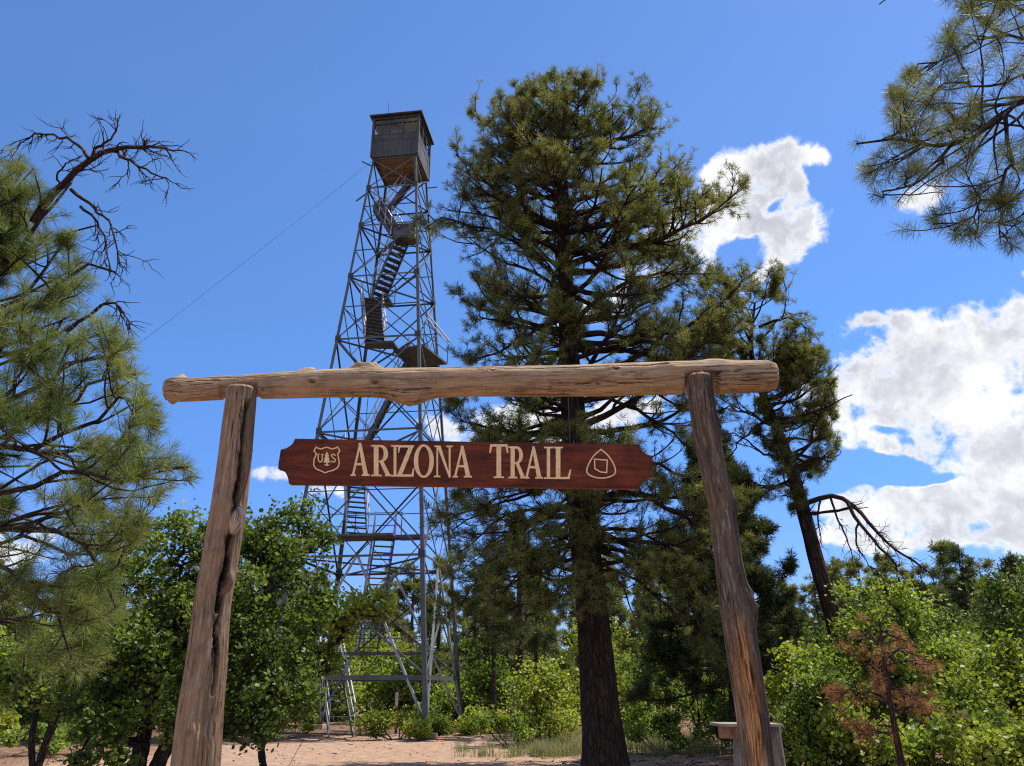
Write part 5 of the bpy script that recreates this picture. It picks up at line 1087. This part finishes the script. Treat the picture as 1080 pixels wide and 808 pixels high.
# ------------------------------------------------------------------ bunch grass, litter, stones
rng = np.random.default_rng(91)
def blades(mb, cx, cy, n, L, w, sprd):
    x = cx+rng.normal(0, sprd, n); y = cy+rng.normal(0, sprd, n); z = ground_h(x, y)
    az = rng.random(n)*6.28; l = L*(.5+.7*rng.random(n)); bn = l*(.15+.5*rng.random(n)); d = np.stack([np.cos(az), np.sin(az)], 1)
    b0 = np.stack([x, y, z-.02], 1); m = b0+np.concatenate([d*(bn*.35)[:, None], (l*.6)[:, None]], 1); t = b0+np.concatenate([d*bn[:, None], l[:, None]], 1)
    s = np.concatenate([np.stack([-d[:, 1], d[:, 0]], 1)*w/2, np.zeros((n, 1))], 1)
    v = np.stack([b0-s, b0+s, m+s*.7, m-s*.7, t], 1); k = np.arange(n)[:, None]*5
    r = np.clip(rng.random()*.6+rng.normal(.2, .15, n), 0, 1)
    mb.add(v, k+np.array([[0, 1, 2, 3]]), v, np.repeat(r, 5)); mb.f.append((k+np.array([[3, 2, 4]]))+mb.n-len(v)*5)
b = MB()
for i in range(260):
    Y = rng.uniform(22, 30); u = rng.choice([rng.normal(580, 26), rng.normal(690, 35), rng.uniform(480, 780)], p=[.4, .4, .2]); blades(b, gx(u, Y, 0), Y, 34, .34, .012, .13)
for i in range(160):
    Y = rng.uniform(24, 42); u = rng.uniform(-60, 1100)
    x = gx(u, Y, 0)
    if abs(x+5.5) < 6 and Y < 32: continue
    blades(b, x, Y, 24, .3, .018, .16)
for i in range(60):
    Y = rng.uniform(9, 18); u = rng.uniform(850, 1100); blades(b, gx(u, Y, 0), Y, 24, .3, .008, .1)
for i in range(6): blades(b, gx(236, 9.6, 0)+rng.normal(0, .1), 9.6+rng.normal(0, .2), 12, .22, .006, .06)
o = b.build('grass', GRASS); o['kind'] = 'stuff'; o['label'] = 'dry bunch grass round the big pine and among the shrubs'
b = MB(); n = 5200
x = rng.uniform(-16, 16, n); y = rng.uniform(12, 46, n); z = ground_h(x, y); s = .008+.03*rng.random(n)**4
ic = norm(np.array([[1, 0, .1], [-.2, 1, .2], [-1, .1, 0], [.1, -1, .15], [.1, 0, .8], [0, .1, -.7]], float)); fc = np.array([[0, 1, 4], [1, 2, 4], [2, 3, 4], [3, 0, 4], [1, 0, 5], [2, 1, 5], [3, 2, 5], [0, 3, 5]])
v = np.stack([x, y, z+s*.2], 1)[:, None]+(ic[None]*rng.uniform(.6, 1.4, (n, 6, 1)))*s[:, None, None]*np.array([1.2, 1, .7])
b.add(v, (np.arange(n)[:, None, None]*6+fc[None]).reshape(-1, 3), None, np.repeat(rng.random(n), 6))
o = b.build('gravel', mat('pale stones', lambda t: pbsdf(t, t.ramp(t.attr('rnd', 'Fac'), [(0., (.2, .14, .11)), (.5, (.36, .27, .22)), (1., (.55, .45, .39))]), .9))); o['kind'] = 'stuff'; o['label'] = 'small pale stones scattered over the dirt'
b = MB(); n = 4200; x = rng.uniform(-18, 18, n); y = rng.uniform(16, 48, n); keep = ~((np.abs(x+5.5) < 6) & (y < 30) & (rng.random(n) < .93)); x, y = x[keep], y[keep]; n = len(x)
az = rng.random(n)*6.28; L = .12+.6*rng.random(n)**3; d = np.stack([np.cos(az), np.sin(az), rng.normal(0, .12, n)], 1); p = np.stack([x, y, ground_h(x, y)+.02], 1)
b.tubes(np.stack([p-d*L[:, None]/2, p+rng.normal(0, .02, (n, 3))*[1, 1, .2]+[0, 0, .01], p+d*L[:, None]/2], 1), (.003+.011*rng.random(n)**2)[:, None]*np.array([[1, .9, .6]]), 4)
o = b.build('twig_litter', BARK_GREY); o['kind'] = 'stuff'; o['label'] = 'fallen twigs strewn over the forest floor'

b = MB(); n = 9000; x = rng.uniform(-22, 22, n); y = rng.uniform(10, 48, n); dn = fbm(np.stack([x*.35, y*.35, 0*x], -1), 3, 60)
keep = (dn > .4) & ~((((x+4.5)/5.5)**2+((y-22)/9)**2 < 1) & (rng.random(n) < .85)); x, y = x[keep], y[keep]
leaves(b, rng, np.stack([x, y, ground_h(x, y)+.012], 1), .085, rng.random(len(x)), .96)
o = b.build('leaf_litter', leaf_mat('dry fallen leaves', (.09, .05, .03), (.2, .12, .07), (.34, .24, .15), .1, .1, .8)); o['kind'] = 'stuff'; o['label'] = 'dry fallen leaves littering the forest floor'


S.view_settings.view_transform = 'Standard'; S.view_settings.look = 'None'; S.view_settings.exposure = 1.0; S.view_settings.gamma = 1.
S.render.engine = 'CYCLES'
c = S.cycles; c.max_bounces = 6; c.diffuse_bounces = 3; c.glossy_bounces = 2; c.transmission_bounces = 4; c.transparent_max_bounces = 8; c.caustics_reflective = False; c.caustics_refractive = False
c.use_denoising = False; c.sample_clamp_indirect = 6; c.filter_width = 1.2
